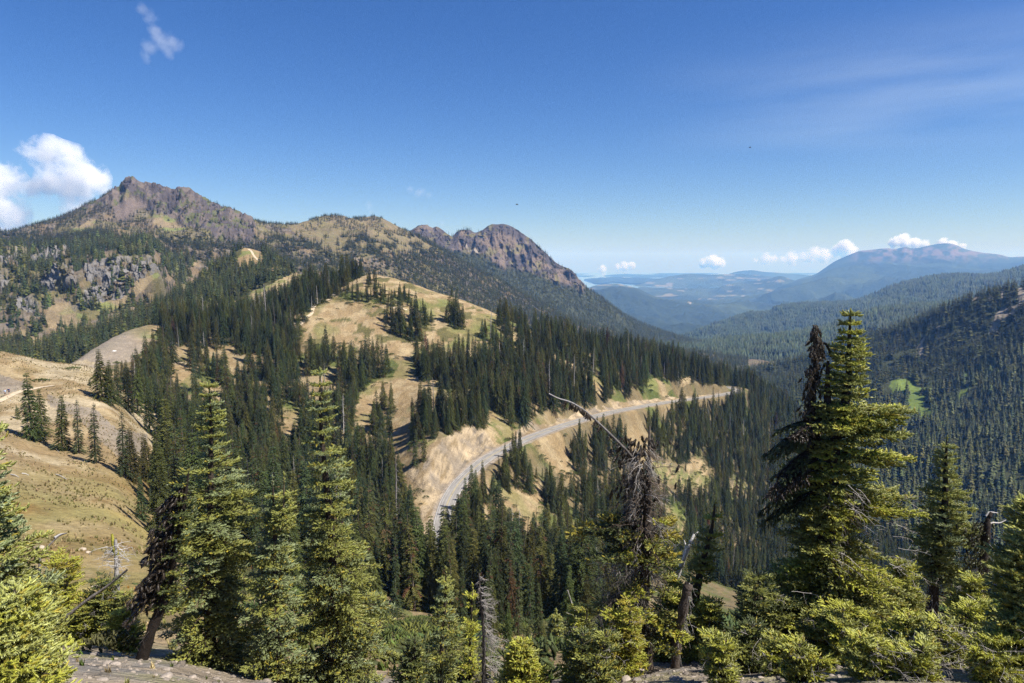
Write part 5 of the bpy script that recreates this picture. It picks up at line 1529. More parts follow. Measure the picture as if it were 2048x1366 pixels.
# left edge
tree('fir_tree', 'close fir cut by the left edge, sparse boughs above and full ones below', 'tree', FG, 8.5,
     [(-32, 840), (-32, 950), (-30, 1100), (-30, 1420)], (1.5, 20),
     [(850, 20, 50), (880, 40, 70), (905, 40, 55), (935, 45, 62), (975, 30, 35), (1010, 50, 70), (1050, 80, 88), (1100, 100, 102), (1150, 110, 128), (1200, 120, 145), (1300, 130, 160), (1420, 130, 160)], 25, K=14, pal='blue', pal2='green', whorl=.15, per=6, shoot=.085, tw_sp=.075, yellow=.05, gap=.1)
tree('fir_sapling', 'bright blurred young fir with pale tips in the lower left corner', 'tree', FG, 5.2,
     [(30, 1178), (28, 1260), (30, 1460)], (2, 22),
     [(1182, 20, 18), (1200, 50, 36), (1230, 80, 58), (1270, 100, 72), (1310, 120, 84), (1460, 140, 92)], 26, K=20, fat=.32, pal='pale', pal2='lime', whorl=.08, per=8, shoot=.055, tw_sp=.055, yellow=.12, droop=.0, young=.3)

# bottom middle
tree('fir_tree', 'slim young fir with light tips left of the bare grey snag', 'tree', FG, 15.0,
     [(892, 1140), (890, 1210), (882, 1300), (880, 1400)], (1, 6),
     [(1150, 4, 4), (1180, 14, 16), (1210, 22, 24), (1250, 26, 36), (1290, 30, 42), (1330, 36, 50), (1400, 46, 56)], 27, pal='green', pal2='blue', per=5, droop=.15, gap=.16)
tree('fir_tree', 'small dark fir at the bottom edge in front of the slim young fir', 'tree', FG, 13.0,
     [(830, 1272), (828, 1330), (826, 1430)], (1, 6), [(1278, 5, 5), (1300, 14, 14), (1330, 26, 26), (1366, 38, 36), (1430, 48, 48)], 28, pal='dark', pal2='green', per=6)
def snag_extra(c):
    r = c['r']
    for i in range(150):
        q = r.uniform(.02, 1.0) ** .75; k = min(len(c['Q']) - 1, int(q * (len(c['Q']) - 1))); p = c['Q'][k]
        right = r.random() < .74
        L = (0.16 + .50 * q) * r.uniform(.5, 1.1) * (1 if right else .45)
        twigs(c['sec'], p, ((1 if right else -1) * r.uniform(.5, 1), r.uniform(-.8, .5), r.uniform(-.5, .2)), L, r, (.30, .275, .25), 2, .0075, .5, 5)
tree('dead_snag', 'bare grey dead spruce with fine twigs mostly on its right, bottom centre', 'tree', FG, 13.0,
     [(958, 1146), (961, 1190), (967, 1260), (968, 1330), (965, 1430)], (1.2, 5.5), None, 29, extra=snag_extra, bark=(.10, .088, .078))
tree('fir_sapling', 'thin yellow-green sapling behind the bare grey snag', 'tree', FG, 17.0,
     [(945, 1172), (943, 1230), (940, 1300), (940, 1400)], (.8, 3.5), [(1178, 3, 3), (1200, 12, 10), (1240, 16, 14), (1290, 14, 16), (1330, 22, 24), (1400, 30, 30)], 30, pal='lime', per=4, gap=.3)
tree('fir_sapling', 'bushy lime green sapling at the bottom edge right of the bare snag', 'tree', FG, 12.0,
     [(1042, 1284), (1045, 1330), (1046, 1430)], (1, 5), [(1290, 10, 12), (1310, 26, 28), (1340, 42, 44), (1366, 52, 52), (1430, 58, 58)], 31, pal='lime', pal2='green', per=7, whorl=.13, yellow=.2)
tree('fir_tree', 'dense mid green fir standing alone on brown ground right of the bare snag', 'tree', FG, 34.0,
     [(1112, 1225), (1112, 1280), (1112, 1352)], (.8, 4), [(1230, 3, 3), (1260, 14, 14), (1290, 20, 20), (1320, 25, 25), (1352, 30, 30)], 32, pal='green', pal2='dark', per=7, whorl=.25, shoot=.2, tw_sp=.18, gap=0)

# the half dead tree with the broken top
def half_dead(c):
    r, at = c['r'], c['at']
    arch = smooth_path(np.array([at(1296, 1010), at(1283, 950, -.1), at(1262, 912, -.2), (at(1232, 880, -.3)), at(1196, 845, -.3), at(1165, 818, -.3), at(1138, 803, -.3), at(1118, 797, -.3), at(1098, 787, -.3)]), 30)
    V, Fc = tube(arch, np.linspace(3.6, .9, 30) * c['m'], 7)
    c['tb'].add(V, Fc, np.linspace(0, 1, 30).repeat(7)[:, None] ** 1.5 * np.array([.38, .36, .34]) + np.array([.05, .042, .036]))
    sp = smooth_path(np.array([at(1298, 1010, .1), at(1298, 930, .1), at(1299, 852, .1)]), 10)
    V, Fc = tube(sp, np.linspace(7, 2, 10) * c['m'], 6); c['tb'].add(V, Fc, (.12, .105, .09))
    for i in range(26):      # hanging remains along the arch
        k = int(r.uniform(0, .8) * 29)
        for j in range(3):
            c['fo'].add(arch[k], np.array([r.uniform(-.5, .5), r.uniform(-.5, .5), -1]), r.uniform(.09, .2), np.array(PAL['brown'][0]), np.array(PAL['brown'][1]))
        twigs(c['sec'], arch[k], (r.uniform(-.6, .3), r.uniform(-.6, .6), -.7), r.uniform(.08, .3), r, SILVER if k > 18 else GREYB, 1, .005, .6, 4)
    for i in range(240):     # thick tangle of dead boughs on the upper stem
        a, b = r.normal(1284, 22), r.uniform(885, 1140)
        p = at(1288 + (a - 1288) * .4, b, r.uniform(-.35, .3))
        d = np.array([np.sign(a - 1286) * r.uniform(.3, 1), r.uniform(-1, .3), r.uniform(-.9, .25)])
        twigs(c['sec'], p, d, r.uniform(.25, .62), r, ((.16, .125, .095) if r.random() < .55 else (.31, .285, .255)), 2, .0095, .8, 6)
    for i in range(260):     # dark dead foliage
        a, b = r.normal(1274, 24), r.uniform(870, 1120)
        c['fo'].add(at(a, b, r.uniform(-.3, .35)), np.array([r.uniform(-.6, .5), r.uniform(-.6, .6), -1]), r.uniform(.1, .24), np.array(PAL['brown'][0]) * .8, np.array(PAL['brown'][1]))
    for i in range(46):      # long silvery dead boughs low on the left
        p = at(1284 + r.normal(0, 5), r.uniform(1090, 1215), r.uniform(-.1, .1))
        twigs(c['sec'], p, (-1, r.uniform(-.9, .25), r.uniform(-.75, .05)), r.uniform(.6, 1.5), r, SILVER if r.random() < .5 else GREYB, 2, .011, .8, 9)
    for i in range(34):
        p = at(1292 + r.normal(0, 5), r.uniform(1100, 1235), r.uniform(-.1, .1))
        twigs(c['sec'], p, (r.uniform(-.3, 1), -r.uniform(.2, 1), r.uniform(-1, -.2)), r.uniform(.4, .75), r, (.2, .18, .16), 2, .009, .8, 7)
    # live green and yellow boughs
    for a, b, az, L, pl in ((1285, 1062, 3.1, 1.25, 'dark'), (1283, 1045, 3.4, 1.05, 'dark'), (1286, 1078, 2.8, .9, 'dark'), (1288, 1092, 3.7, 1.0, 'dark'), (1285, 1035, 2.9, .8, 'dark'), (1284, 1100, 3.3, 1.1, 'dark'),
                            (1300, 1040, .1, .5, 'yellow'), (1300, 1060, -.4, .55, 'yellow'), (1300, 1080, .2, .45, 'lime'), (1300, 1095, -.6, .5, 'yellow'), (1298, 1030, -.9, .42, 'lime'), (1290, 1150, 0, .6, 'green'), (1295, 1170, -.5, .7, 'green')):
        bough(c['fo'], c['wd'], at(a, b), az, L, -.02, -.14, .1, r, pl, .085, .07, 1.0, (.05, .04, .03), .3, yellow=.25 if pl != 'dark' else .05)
    for a, b in ((1152, 1072), (1180, 1052), (1225, 1040)):   # yellow tufts at the ends
        for i in range(26):
            c['fo'].add(at(a + r.normal(0, 12), b + r.normal(0, 6), r.uniform(-.2, .2)), np.array([-.6, 0, .5]) + r.normal(0, .5, 3), .12, np.array(PAL['yellow'][0]), np.array(PAL['yellow'][1]))
    for i in range(26):      # living boughs among the dead ones
        bough(c['fo'], c['wd'], at(1288 + r.normal(0, 5), r.uniform(1040, 1210)), r.uniform(0, 6.28), r.uniform(.35, .75), -.05, -.2, .1, r, ['green', 'dark', 'lime'][i % 3], .08, .07, 1, (.05, .04, .03), .3, yellow=.2)
    for i in range(14):      # skirt of living boughs low down
        bough(c['fo'], c['wd'], at(1288 + r.normal(0, 6), r.uniform(1190, 1320)), r.uniform(2.2, 7.2), r.uniform(.5, 1.15), .05, -.2, .1, r, ['green', 'lime', 'dark'][i % 3], .085, .07, 1, (.05, .04, .03), .2, yellow=.2)
tree('dead_fir', 'half dead fir with bleached top arching left and tangled dead twigs', 'tree', FG, 13.0,
     [(1297, 960), (1296, 1010), (1290, 1100), (1288, 1200), (1292, 1300), (1296, 1372)], (6, 15), None, 33, extra=half_dead, K=8, bark=(.075, .06, .05))
def white_branch(c):
    r, at = c['r'], c['at']
    for pts, w in (([(1368, 1110), (1372, 1092), (1368, 1080)], 3), ([(1360, 1140), (1345, 1150), (1332, 1154)], 2.4), ([(1380, 1084), (1390, 1070), (1397, 1062)], 3)):
        V, Fc = tube(np.array([at(*q) for q in pts]), np.linspace(w, .8, len(pts)) * c['m'], 5); c['tb'].add(V, Fc, (.62, .60, .57))
tree('bleached_snag', 'thin bleached white dead trunk right of the half dead fir', 'tree', FG, 14.5,
     [(1388, 1068), (1376, 1090), (1366, 1125), (1356, 1160), (1350, 1230), (1348, 1350)], (2.2, 7), None, 34, extra=white_branch, bark=(.58, .56, .53))
tree('fir_tree', 'thin crooked fir with a leaning dark stem beside the bleached white snag', 'tree', FG, 14.0,
     [(1430, 1008), (1421, 1060), (1402, 1140), (1388, 1230), (1380, 1390)], (1.4, 12),
     [(1014, 4, 5), (1035, 10, 12), (1070, 14, 20), (1110, 22, 26), (1150, 24, 38), (1200, 22, 50), (1250, 30, 60), (1300, 38, 55), (1390, 40, 50)], 35, pal='green', pal2='lime', per=5, gap=.22, yellow=.15)
def stump_x(c):
    r = c['r']
    for i in range(14):
        k = int(r.uniform(0, .7) * (len(c['Q']) - 1))
        twigs(c['sec'], c['Q'][k], (r.uniform(-.2, 1), -r.uniform(.1, .8), -.8), r.uniform(.25, .7), r, (.3, .28, .26), 1, .008, .9, 4)
tree('broken_snag', 'dark broken-off leaning trunk in front of the thin crooked fir', 'tree', FG, 12.5,
     [(1378, 1166), (1372, 1185), (1362, 1240), (1352, 1290), (1350, 1372)], (8.5, 11), None, 36, extra=stump_x, bark=(.085, .068, .056))

# the big fir on the right
def big_fir(c):
    r, at, Y = c['r'], c['at'], c['Y']
    # dead dark second top
    d = smooth_path(np.array([at(1631, 660, .1), at(1633, 700, .1), at(1628, 760, .1), (at(1622, 830, .1)), at(1640, 900, .1)]), 20)
    V, Fc = tube(d, np.linspace(3, 9, 20) * c['m'], 7); c['tb'].add(V, Fc, (.035, .028, .023))
    for i in range(300):
        k = int(r.uniform(0, .95) * 19); w = 7 + k * 1.1
        px, py = proj(d[k])
        c['fo'].add(at(px + r.normal(0, w * .5), py + r.normal(0, 8), r.uniform(-.15, .25)), np.array([r.uniform(-.7, .5), r.uniform(-.6, .6), -.9]), r.uniform(.08, .17), np.array(PAL['brown'][0]), np.array(PAL['brown'][1]))
    for i in range(40):
        k = int(r.uniform(0, .95) * 19)
        twigs(c['sec'], d[k], (r.uniform(-1, .6), r.uniform(-.5, .5), r.uniform(-.7, .3)), r.uniform(.06, .12) + k * .012, r, (.05, .042, .036), 1, .006, .6, 4)
    hk = smooth_path(np.array([at(1635, 690, .1), at(1648, 686, .1), at(1657, 698, .1), at(1662, 714, .1)]), 8)
    V, Fc = tube(hk, np.linspace(3, 2, 8) * c['m'], 5); c['tb'].add(V, Fc, (.05, .04, .03))
    st = smooth_path(np.array([at(1656, 722), at(1655, 770), at(1655, 840)]), 8)
    V, Fc = tube(st, np.linspace(3, 9, 8) * c['m'], 8); c['tb'].add(V, Fc, (.045, .036, .03))
    # heavy boughs sweeping down on the left, the shade there put into dark colours
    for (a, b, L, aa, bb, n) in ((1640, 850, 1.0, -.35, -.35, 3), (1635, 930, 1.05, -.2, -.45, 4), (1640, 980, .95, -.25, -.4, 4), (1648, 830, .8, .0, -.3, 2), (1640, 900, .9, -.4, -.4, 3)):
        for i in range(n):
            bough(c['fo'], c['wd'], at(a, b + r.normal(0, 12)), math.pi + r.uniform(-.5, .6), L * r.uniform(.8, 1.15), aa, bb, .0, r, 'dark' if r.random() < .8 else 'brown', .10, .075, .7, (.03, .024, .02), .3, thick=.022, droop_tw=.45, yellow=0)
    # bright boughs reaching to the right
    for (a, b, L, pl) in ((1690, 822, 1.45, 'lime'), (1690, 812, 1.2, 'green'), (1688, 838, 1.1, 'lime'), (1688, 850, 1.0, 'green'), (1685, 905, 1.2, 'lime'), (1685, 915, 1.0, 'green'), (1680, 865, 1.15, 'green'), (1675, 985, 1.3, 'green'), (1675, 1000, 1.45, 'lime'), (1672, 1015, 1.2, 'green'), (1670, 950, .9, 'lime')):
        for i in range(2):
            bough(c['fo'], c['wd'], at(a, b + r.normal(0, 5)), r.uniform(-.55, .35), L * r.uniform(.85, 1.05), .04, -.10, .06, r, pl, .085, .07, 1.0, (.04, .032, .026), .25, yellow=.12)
    for i in range(12):
        bough(c['fo'], c['wd'], at(1680, r.uniform(830, 870)), r.uniform(3.3, 6.0), r.uniform(.4, .8), .05, -.12, .05, r, 'lime' if i % 2 else 'green', .085, .07, 1, (.04, .032, .026), .2, yellow=.2)
    # bare dead twigs
    for i in range(60):
        p = at(1660 + r.uniform(-6, 60), r.uniform(960, 1180), r.uniform(-.5, .1))
        twigs(c['sec'], p, (r.uniform(-.4, 1), -r.uniform(0, 1), r.uniform(-.9, .1)), r.uniform(.25, .75), r, SILVER if r.random() < .4 else GREYB, 2, .008, .7, 5)
    for i in range(16):
        p = at(1740 + r.uniform(-15, 60), r.uniform(1000, 1190), r.uniform(-.4, .2))
        twigs(c['sec'], p, (r.uniform(.2, 1), -r.uniform(0, .8), r.uniform(-.2, .5)), r.uniform(.3, .6), r, SILVER, 2, .007, .3, 6)
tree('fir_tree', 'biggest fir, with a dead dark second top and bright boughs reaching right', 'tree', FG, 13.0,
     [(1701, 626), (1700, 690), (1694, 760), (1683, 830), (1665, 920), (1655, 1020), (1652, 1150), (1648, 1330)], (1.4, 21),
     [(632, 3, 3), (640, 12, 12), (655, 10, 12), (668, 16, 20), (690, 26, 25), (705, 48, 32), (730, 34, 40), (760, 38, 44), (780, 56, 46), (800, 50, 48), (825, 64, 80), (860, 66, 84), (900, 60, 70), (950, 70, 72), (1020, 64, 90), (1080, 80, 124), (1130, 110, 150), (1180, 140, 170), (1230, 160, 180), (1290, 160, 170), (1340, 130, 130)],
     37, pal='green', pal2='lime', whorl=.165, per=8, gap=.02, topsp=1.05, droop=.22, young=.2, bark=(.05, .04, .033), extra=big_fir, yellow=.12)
def mid_fir_x(c):
    r, at = c['r'], c['at']
    for i in range(20):
        twigs(c['sec'], at(1866, r.uniform(1130, 1235)), (r.uniform(-.6, 1), -r.uniform(0, .8), r.uniform(-.4, .3)), r.uniform(.25, .7), r, SILVER if i % 2 else GREYB, 2, .007, .4, 5)
    for i in range(9):
        bough(c['fo'], c['wd'], at(1868, r.uniform(1130, 1230)), r.uniform(-.7, .5), r.uniform(.5, .95), -.1, -.2, .1, r, 'green', .08, .07, 1, (.04, .03, .025), .4)
tree('fir_tree', 'medium fir with a bare lower trunk, right of the biggest fir', 'tree', FG, 15.0,
     [(1894, 878), (1890, 930), (1886, 1000), (1878, 1080), (1868, 1160), (1860, 1280)], (1.2, 13),
     [(884, 4, 5), (910, 14, 16), (935, 20, 22), (960, 24, 30), (985, 44, 30), (1010, 42, 44), (1040, 52, 58), (1065, 56, 74), (1090, 50, 68), (1115, 42, 60), (1140, 30, 44)], 38, pal='green', pal2='blue', per=6, whorl=.18, gap=.05, yellow=.06, bark=(.042, .034, .028), extra=mid_fir_x)
def stub_x(c):
    r, at = c['r'], c['at']
    for pts in ([(1975, 1055), (1985, 1045), (1998, 1046), (2012, 1040)], [(1972, 1032), (1980, 1024), (1996, 1026)], [(1968, 1130), (1950, 1140), (1940, 1142)], [(1970, 1120), (1990, 1128), (2004, 1122)]):
        V, Fc = tube(smooth_path(np.array([at(*q) for q in pts]), 9), np.linspace(2.4, .8, 9) * c['m'], 5); c['sec'].add(V, Fc, (.5, .47, .44))
    for i in range(140):
        c['fo'].add(at(r.normal(1955, 14), r.uniform(1040, 1140), r.uniform(-.3, .3)), np.array([r.uniform(-.8, .3), r.uniform(-.5, .5), -.9]), .14, np.array(PAL['brown'][0]), np.array(PAL['dark'][1]))
    for i in range(18):
        twigs(c['sec'], at(1966, r.uniform(1040, 1200)), (r.uniform(-1, 1), -.3, r.uniform(-.5, .3)), r.uniform(.2, .6), r, SILVER if i % 2 else GREYB, 2, .006, .4, 5)
tree('dead_snag', 'gnarled dark snag with white twisted twigs between the medium fir and the right edge', 'tree', FG, 14.5,
     [(1982, 1024), (1972, 1045), (1966, 1100), (1964, 1180), (1962, 1290)], (4, 12), None, 39, K=8, extra=stub_x, bark=(.04, .033, .028))
tree('fir_tree', 'close fir cut by the right edge with thick pale green boughs', 'tree', FG, 9.0,
     [(2072, 985), (2070, 1080), (2070, 1200), (2072, 1400)], (1.5, 16),
     [(1000, 10, 10), (1030, 34, 40), (1060, 52, 60), (1100, 74, 80), (1150, 90, 90), (1200, 84, 90), (1260, 90, 100), (1400, 110, 110)], 40, K=14, pal='green', pal2='pale', whorl=.13, per=7, shoot=.09, tw_sp=.075, gap=.05)

# low bushy firs and shrubs
def shrub(label, px, py_top, py_base, half, Y, seed, pal, pal2=None, name='shrub_fir', K=12, stems=4, cat='shrub', shoot=.075, dead=6, yellow=.08):
    r = np.random.default_rng(seed)
    m = px2m(Y)
    base = unproj(px, py_base, Y)
    g = ground_z(base[0], base[1])
    zb = g if g is not None else base[2]
    root = empty(name, (base[0], base[1], zb)); tag(root, label, cat, 'low bushy firs in front of the trees')
    H = max(.5, unproj(px, py_top, Y)[2] - zb); W = half * m
    fo, wd, sec = Foliage(), MB(), MB()
    for s in range(stems):
        ox, oy = (r.uniform(-.55, .55) * W, r.uniform(-.4, .4) * W)
        h = H * r.uniform(.62, 1.0) if s else H
        top = np.array([base[0] + ox * 1.15 + r.normal(0, .05), base[1] + oy, zb + h]); bot = np.array([base[0] + ox * .4, base[1] + oy * .4, zb - .1])
        P = np.array([top, top * .5 + bot * .5 + r.normal(0, .05, 3), bot])
        V, Fc = tube(smooth_path(P, 7), np.linspace(.006, .03, 7), 5); wd.add(V, Fc, (.06, .05, .04))
        t = .05
        while t < 1:
            p = top * (1 - t) + bot * t
            L = W * (.30 + .55 * math.sqrt(t)) * r.uniform(.6, 1.0)
            for i in range(5):
                bough(fo, wd, p, r.uniform(0, 6.28), max(.12, min(L * r.uniform(.6, 1.1), 1.1)), r.uniform(.05, .45), -.18, .1, r, pal2 if (pal2 and r.random() < .4) else pal, shoot, .068, 1.0, (.06, .05, .04), .1, yellow=yellow)
            t += .17 / max(h, .3) * r.uniform(.7, 1.2)
    for i in range(dead):
        twigs(sec, (base[0] + r.uniform(-.6, .6) * W, base[1] - r.uniform(0, .5) * W, zb + r.uniform(.2, .9) * H), (r.uniform(-1, 1), -.5, r.uniform(-.2, .6)), r.uniform(.2, .55), r, SILVER, 2, .006, .3, 5)
    off = -Vector((base[0], base[1], zb))
    NSH[0] += len(fo.p)
    parts = [wd.obj('stems', bark_mat, root), fo.build('foliage', K, root, seed, .34)]
    if sec.n: parts.append(struct(sec.obj('dead_twigs', dead_mat, root), 'stuff'))
    for o in parts: o.location = off
    return root

shrub('yellow-green bushy fir with the tallest top, behind the left edge fir', 118, 1105, 1240, 55, 17, 51, 'lime', 'yellow')
shrub('yellow-green bush low between the corner sapling and the forked dead snag', 170, 1195, 1300, 60, 16.5, 52, 'lime', 'green')
shrub('dull green bush under the leaning dead pole', 232, 1158, 1300, 50, 16.5, 53, 'green', 'dark')
shrub('bright yellow-green bush at the edge of the gravel left of the leaning dark fir', 262, 1222, 1310, 55, 15, 54, 'lime', 'lime')
shrub('small green bush tucked against the left edge fir', 85, 1160, 1290, 48, 14, 55, 'green', 'pale')
shrub('yellow-tipped bush left of the half dead fir', 1150, 1205, 1352, 48, 14.5, 56, 'lime', 'green')
shrub('yellowish green bush at the foot of the half dead fir', 1236, 1205, 1345, 60, 12.2, 57, 'lime', 'yellow')
shrub('dark green bush at the bottom edge left of the half dead fir', 1190, 1275, 1380, 62, 11.5, 58, 'dark', 'green')
shrub('light green bush between the half dead fir and the broken-off trunk', 1330, 1130, 1330, 36, 14.5, 59, 'lime', 'green')
shrub('bushy green fir right of the broken-off trunk', 1420, 1190, 1330, 44, 13.5, 60, 'green', 'lime')
shrub('dark spreading bush left of the biggest fir', 1530, 1150, 1330, 80, 12.6, 61, 'dark', 'green', stems=6, yellow=.03)
shrub('dark green low bush at the left foot of the biggest fir', 1500, 1255, 1350, 62, 11.2, 62, 'dark', 'green', stems=5, yellow=.03)
shrub('small bright green bush at the lower left foot of the biggest fir', 1560, 1282, 1348, 38, 10.4, 63, 'green', 'lime', dead=2)
shrub('green bush directly under the biggest fir', 1640, 1215, 1335, 64, 11.4, 64, 'green', 'lime', stems=5)
shrub('lime green bush in front of the biggest fir, right of its trunk', 1705, 1215, 1332, 60, 11, 65, 'lime', 'green', stems=5)
shrub('bright lime bush at the edge of the bare ground right of the biggest fir', 1790, 1235, 1332, 62, 10.4, 66, 'lime', 'pale', stems=5, dead=14)
shrub('pale lime bush full of dead twigs below the medium fir', 1870, 1232, 1330, 62, 10.2, 67, 'pale', 'lime', stems=5, dead=30)
shrub('lime bush below the gnarled dark snag', 1952, 1205, 1325, 62, 10.4, 68, 'lime', 'pale', stems=5, dead=18)
shrub('green bush behind the lime bushes below the gnarled dark snag', 1925, 1150, 1290, 55, 13, 69, 'green', 'lime', stems=5)
shrub('pale green bush in the lower right corner', 2035, 1215, 1330, 60, 8.8, 70, 'pale', 'green', stems=5, dead=12)
shrub('dull green bush between the biggest and the medium fir', 1800, 1120, 1270, 50, 14.2, 71, 'green', 'lime', stems=4)

shrub('small lime bush at the bottom edge between two darker bushes', 1605, 1290, 1372, 42, 9.0, 90, 'lime', 'green', stems=4, dead=2)
shrub('low bright bush at the bottom edge right of centre of the bushes', 1745, 1280, 1372, 50, 8.8, 91, 'lime', 'pale', stems=5, dead=8)
shrub('low pale bush with grey twigs at the bottom edge below the medium fir', 1835, 1282, 1366, 48, 8.7, 92, 'pale', 'lime', stems=5, dead=16)
shrub('low lime bush at the bottom edge below the gnarled snag', 1985, 1278, 1366, 46, 8.6, 93, 'lime', 'pale', stems=5, dead=8)
shrub('little green bush at the bottom edge beside the broken-off leaning trunk', 1440, 1275, 1385, 40, 9.6, 94, 'green', 'lime', stems=3, dead=3)
# forked white snag and leaning pole on the left
def forked(c):
    r, at = c['r'], c['at']
    for i in range(46):
        p = at(232 + r.normal(0, 4), r.uniform(1088, 1150), r.uniform(-.1, .1))
        twigs(c['sec'], p, (r.uniform(-1, 1), r.uniform(-.5, .5), r.uniform(-.6, .35)), r.uniform(.18, .5), r, (.46, .44, .42), 2, .010, .3, 4)
    V, Fc = tube(smooth_path(np.array([at(233, 1110), at(226, 1085), at(224, 1068)]), 8), np.linspace(5, 2.2, 8) * c['m'], 6); c['tb'].add(V, Fc, (.32, .30, .05))
tree('dead_snag', 'small forked white snag with yellow lichen on its top, against the meadow', 'tree', FG, 17.0,
     [(231, 1078), (233, 1110), (236, 1150), (238, 1260)], (2.5, 6), None, 80, extra=forked, bark=(.30, .28, .26))
tree('dead_pole', 'grey dead pole leaning to the right under the forked white snag', 'log', FG, 15.8,
     [(254, 1140), (215, 1172), (172, 1202), (130, 1236), (90, 1275)], (2, 4.5), None, 81, bark=(.17, .15, .135))
tree('dead_pole', 'thin curved grey dead stem standing on the meadow beside the yellow-green firs', 'log', FG, 18.0,
     [(134, 1066), (118, 1072), (98, 1092), (86, 1106), (80, 1200)], (1, 3), None, 82, bark=(.24, .215, .2))
tree('dead_pole', 'thin straight dead stem leaning left of the half dead fir', 'log', FG, 16.0,
     [(1135, 1180), (1150, 1225), (1166, 1260), (1180, 1330)], (1.2, 3), None, 83, bark=(.30, .28, .26))

print('shoots', NSH[0])
# ------------------------------------------------------------------ the nearest of the hillside conifers, each a tree of its own
def spot(p):
    px, py = proj(p)
    if inpoly(LEFT_MEADOW, np.array([px]), np.array([py]))[0] or px < 350 and py > 790: return ('conifers at the edge of the left meadow', 'dark conifer at the forest edge on the right rim of the dry left meadow')
    if py < 700: return ('conifers on the dome', 'small dark conifer in a clump high on the grassy dome')
    if px < 850: return ('conifers on the slope left of the road', 'slender dark conifer in the dense stand on the slope left of the road bend')
    if px < 1060 and py < 900: return ('conifers above the road', 'dark conifer in a clump on the dry meadow above the road cut')
    if py < 960 and px > 880 or (p[1] > 200 and py < 1020): return ('conifers below the road', 'slim dark conifer in the open woodland just below the road')
    return ('conifers in the gully', 'tall dark conifer in the gully below the road bend')
MEADOW_LAB = [
    'tallest conifer at the left meadow beside the trail, foremost of its pair', 'tall conifer just behind the tallest one beside the trail on the left meadow',
    'second conifer down the left meadow edge, right of the tall pair', 'conifer with a thin dark top, third down the left meadow edge', 'broad conifer at the lower end of the first meadow clump',
    'tiny conifer left of the tall pair on the left meadow', 'tiny sapling alone on the left meadow', 'little sapling beside the tiny one on the left meadow']
near_kinds = PROTO_A + PROTO_SNAG + PROTO_RED
hi_single = {}
for a, q in enumerate(np.where(single)[0]): hi_single[tuple(np.round(allP[q], 3))] = a
for p, h, w, ws in HERO:
    o = bpy.data.objects.new('dead_conifer' if near_i <= w < near_i + 2 else 'conifer_tree', near_kinds[w])
    COL.objects.link(o)
    o.location = p; o.scale = (h * ws, h * ws, h); o.rotation_euler = (random.gauss(0, .03), random.gauss(0, .03), random.uniform(0, 6.28))
    g, lab = spot(np.array(p))
    if near_i <= w < near_i + 2:
        lab = 'bare dead conifer trunk among the green trees'; g = 'dead conifers in the hillside forest'
    elif w == near_i + 2:
        lab = 'reddish brown dying conifer among the green trees'; g = 'dying conifers in the hillside forest'
    a = hi_single.get(tuple(np.round(p, 3)))
    if a is not None and a < len(MEADOW_LAB): lab = MEADOW_LAB[a]
    elif a is not None and a >= NROAD: lab, g = 'young conifer on the shrubby slope at the bottom centre', 'young conifers at the bottom centre'
    elif a is not None and a >= NMEADOW: lab, g = 'slim dark conifer beside the outer edge of the road bend', 'conifers beside the road bend'
    tag(o, lab, 'tree', g)
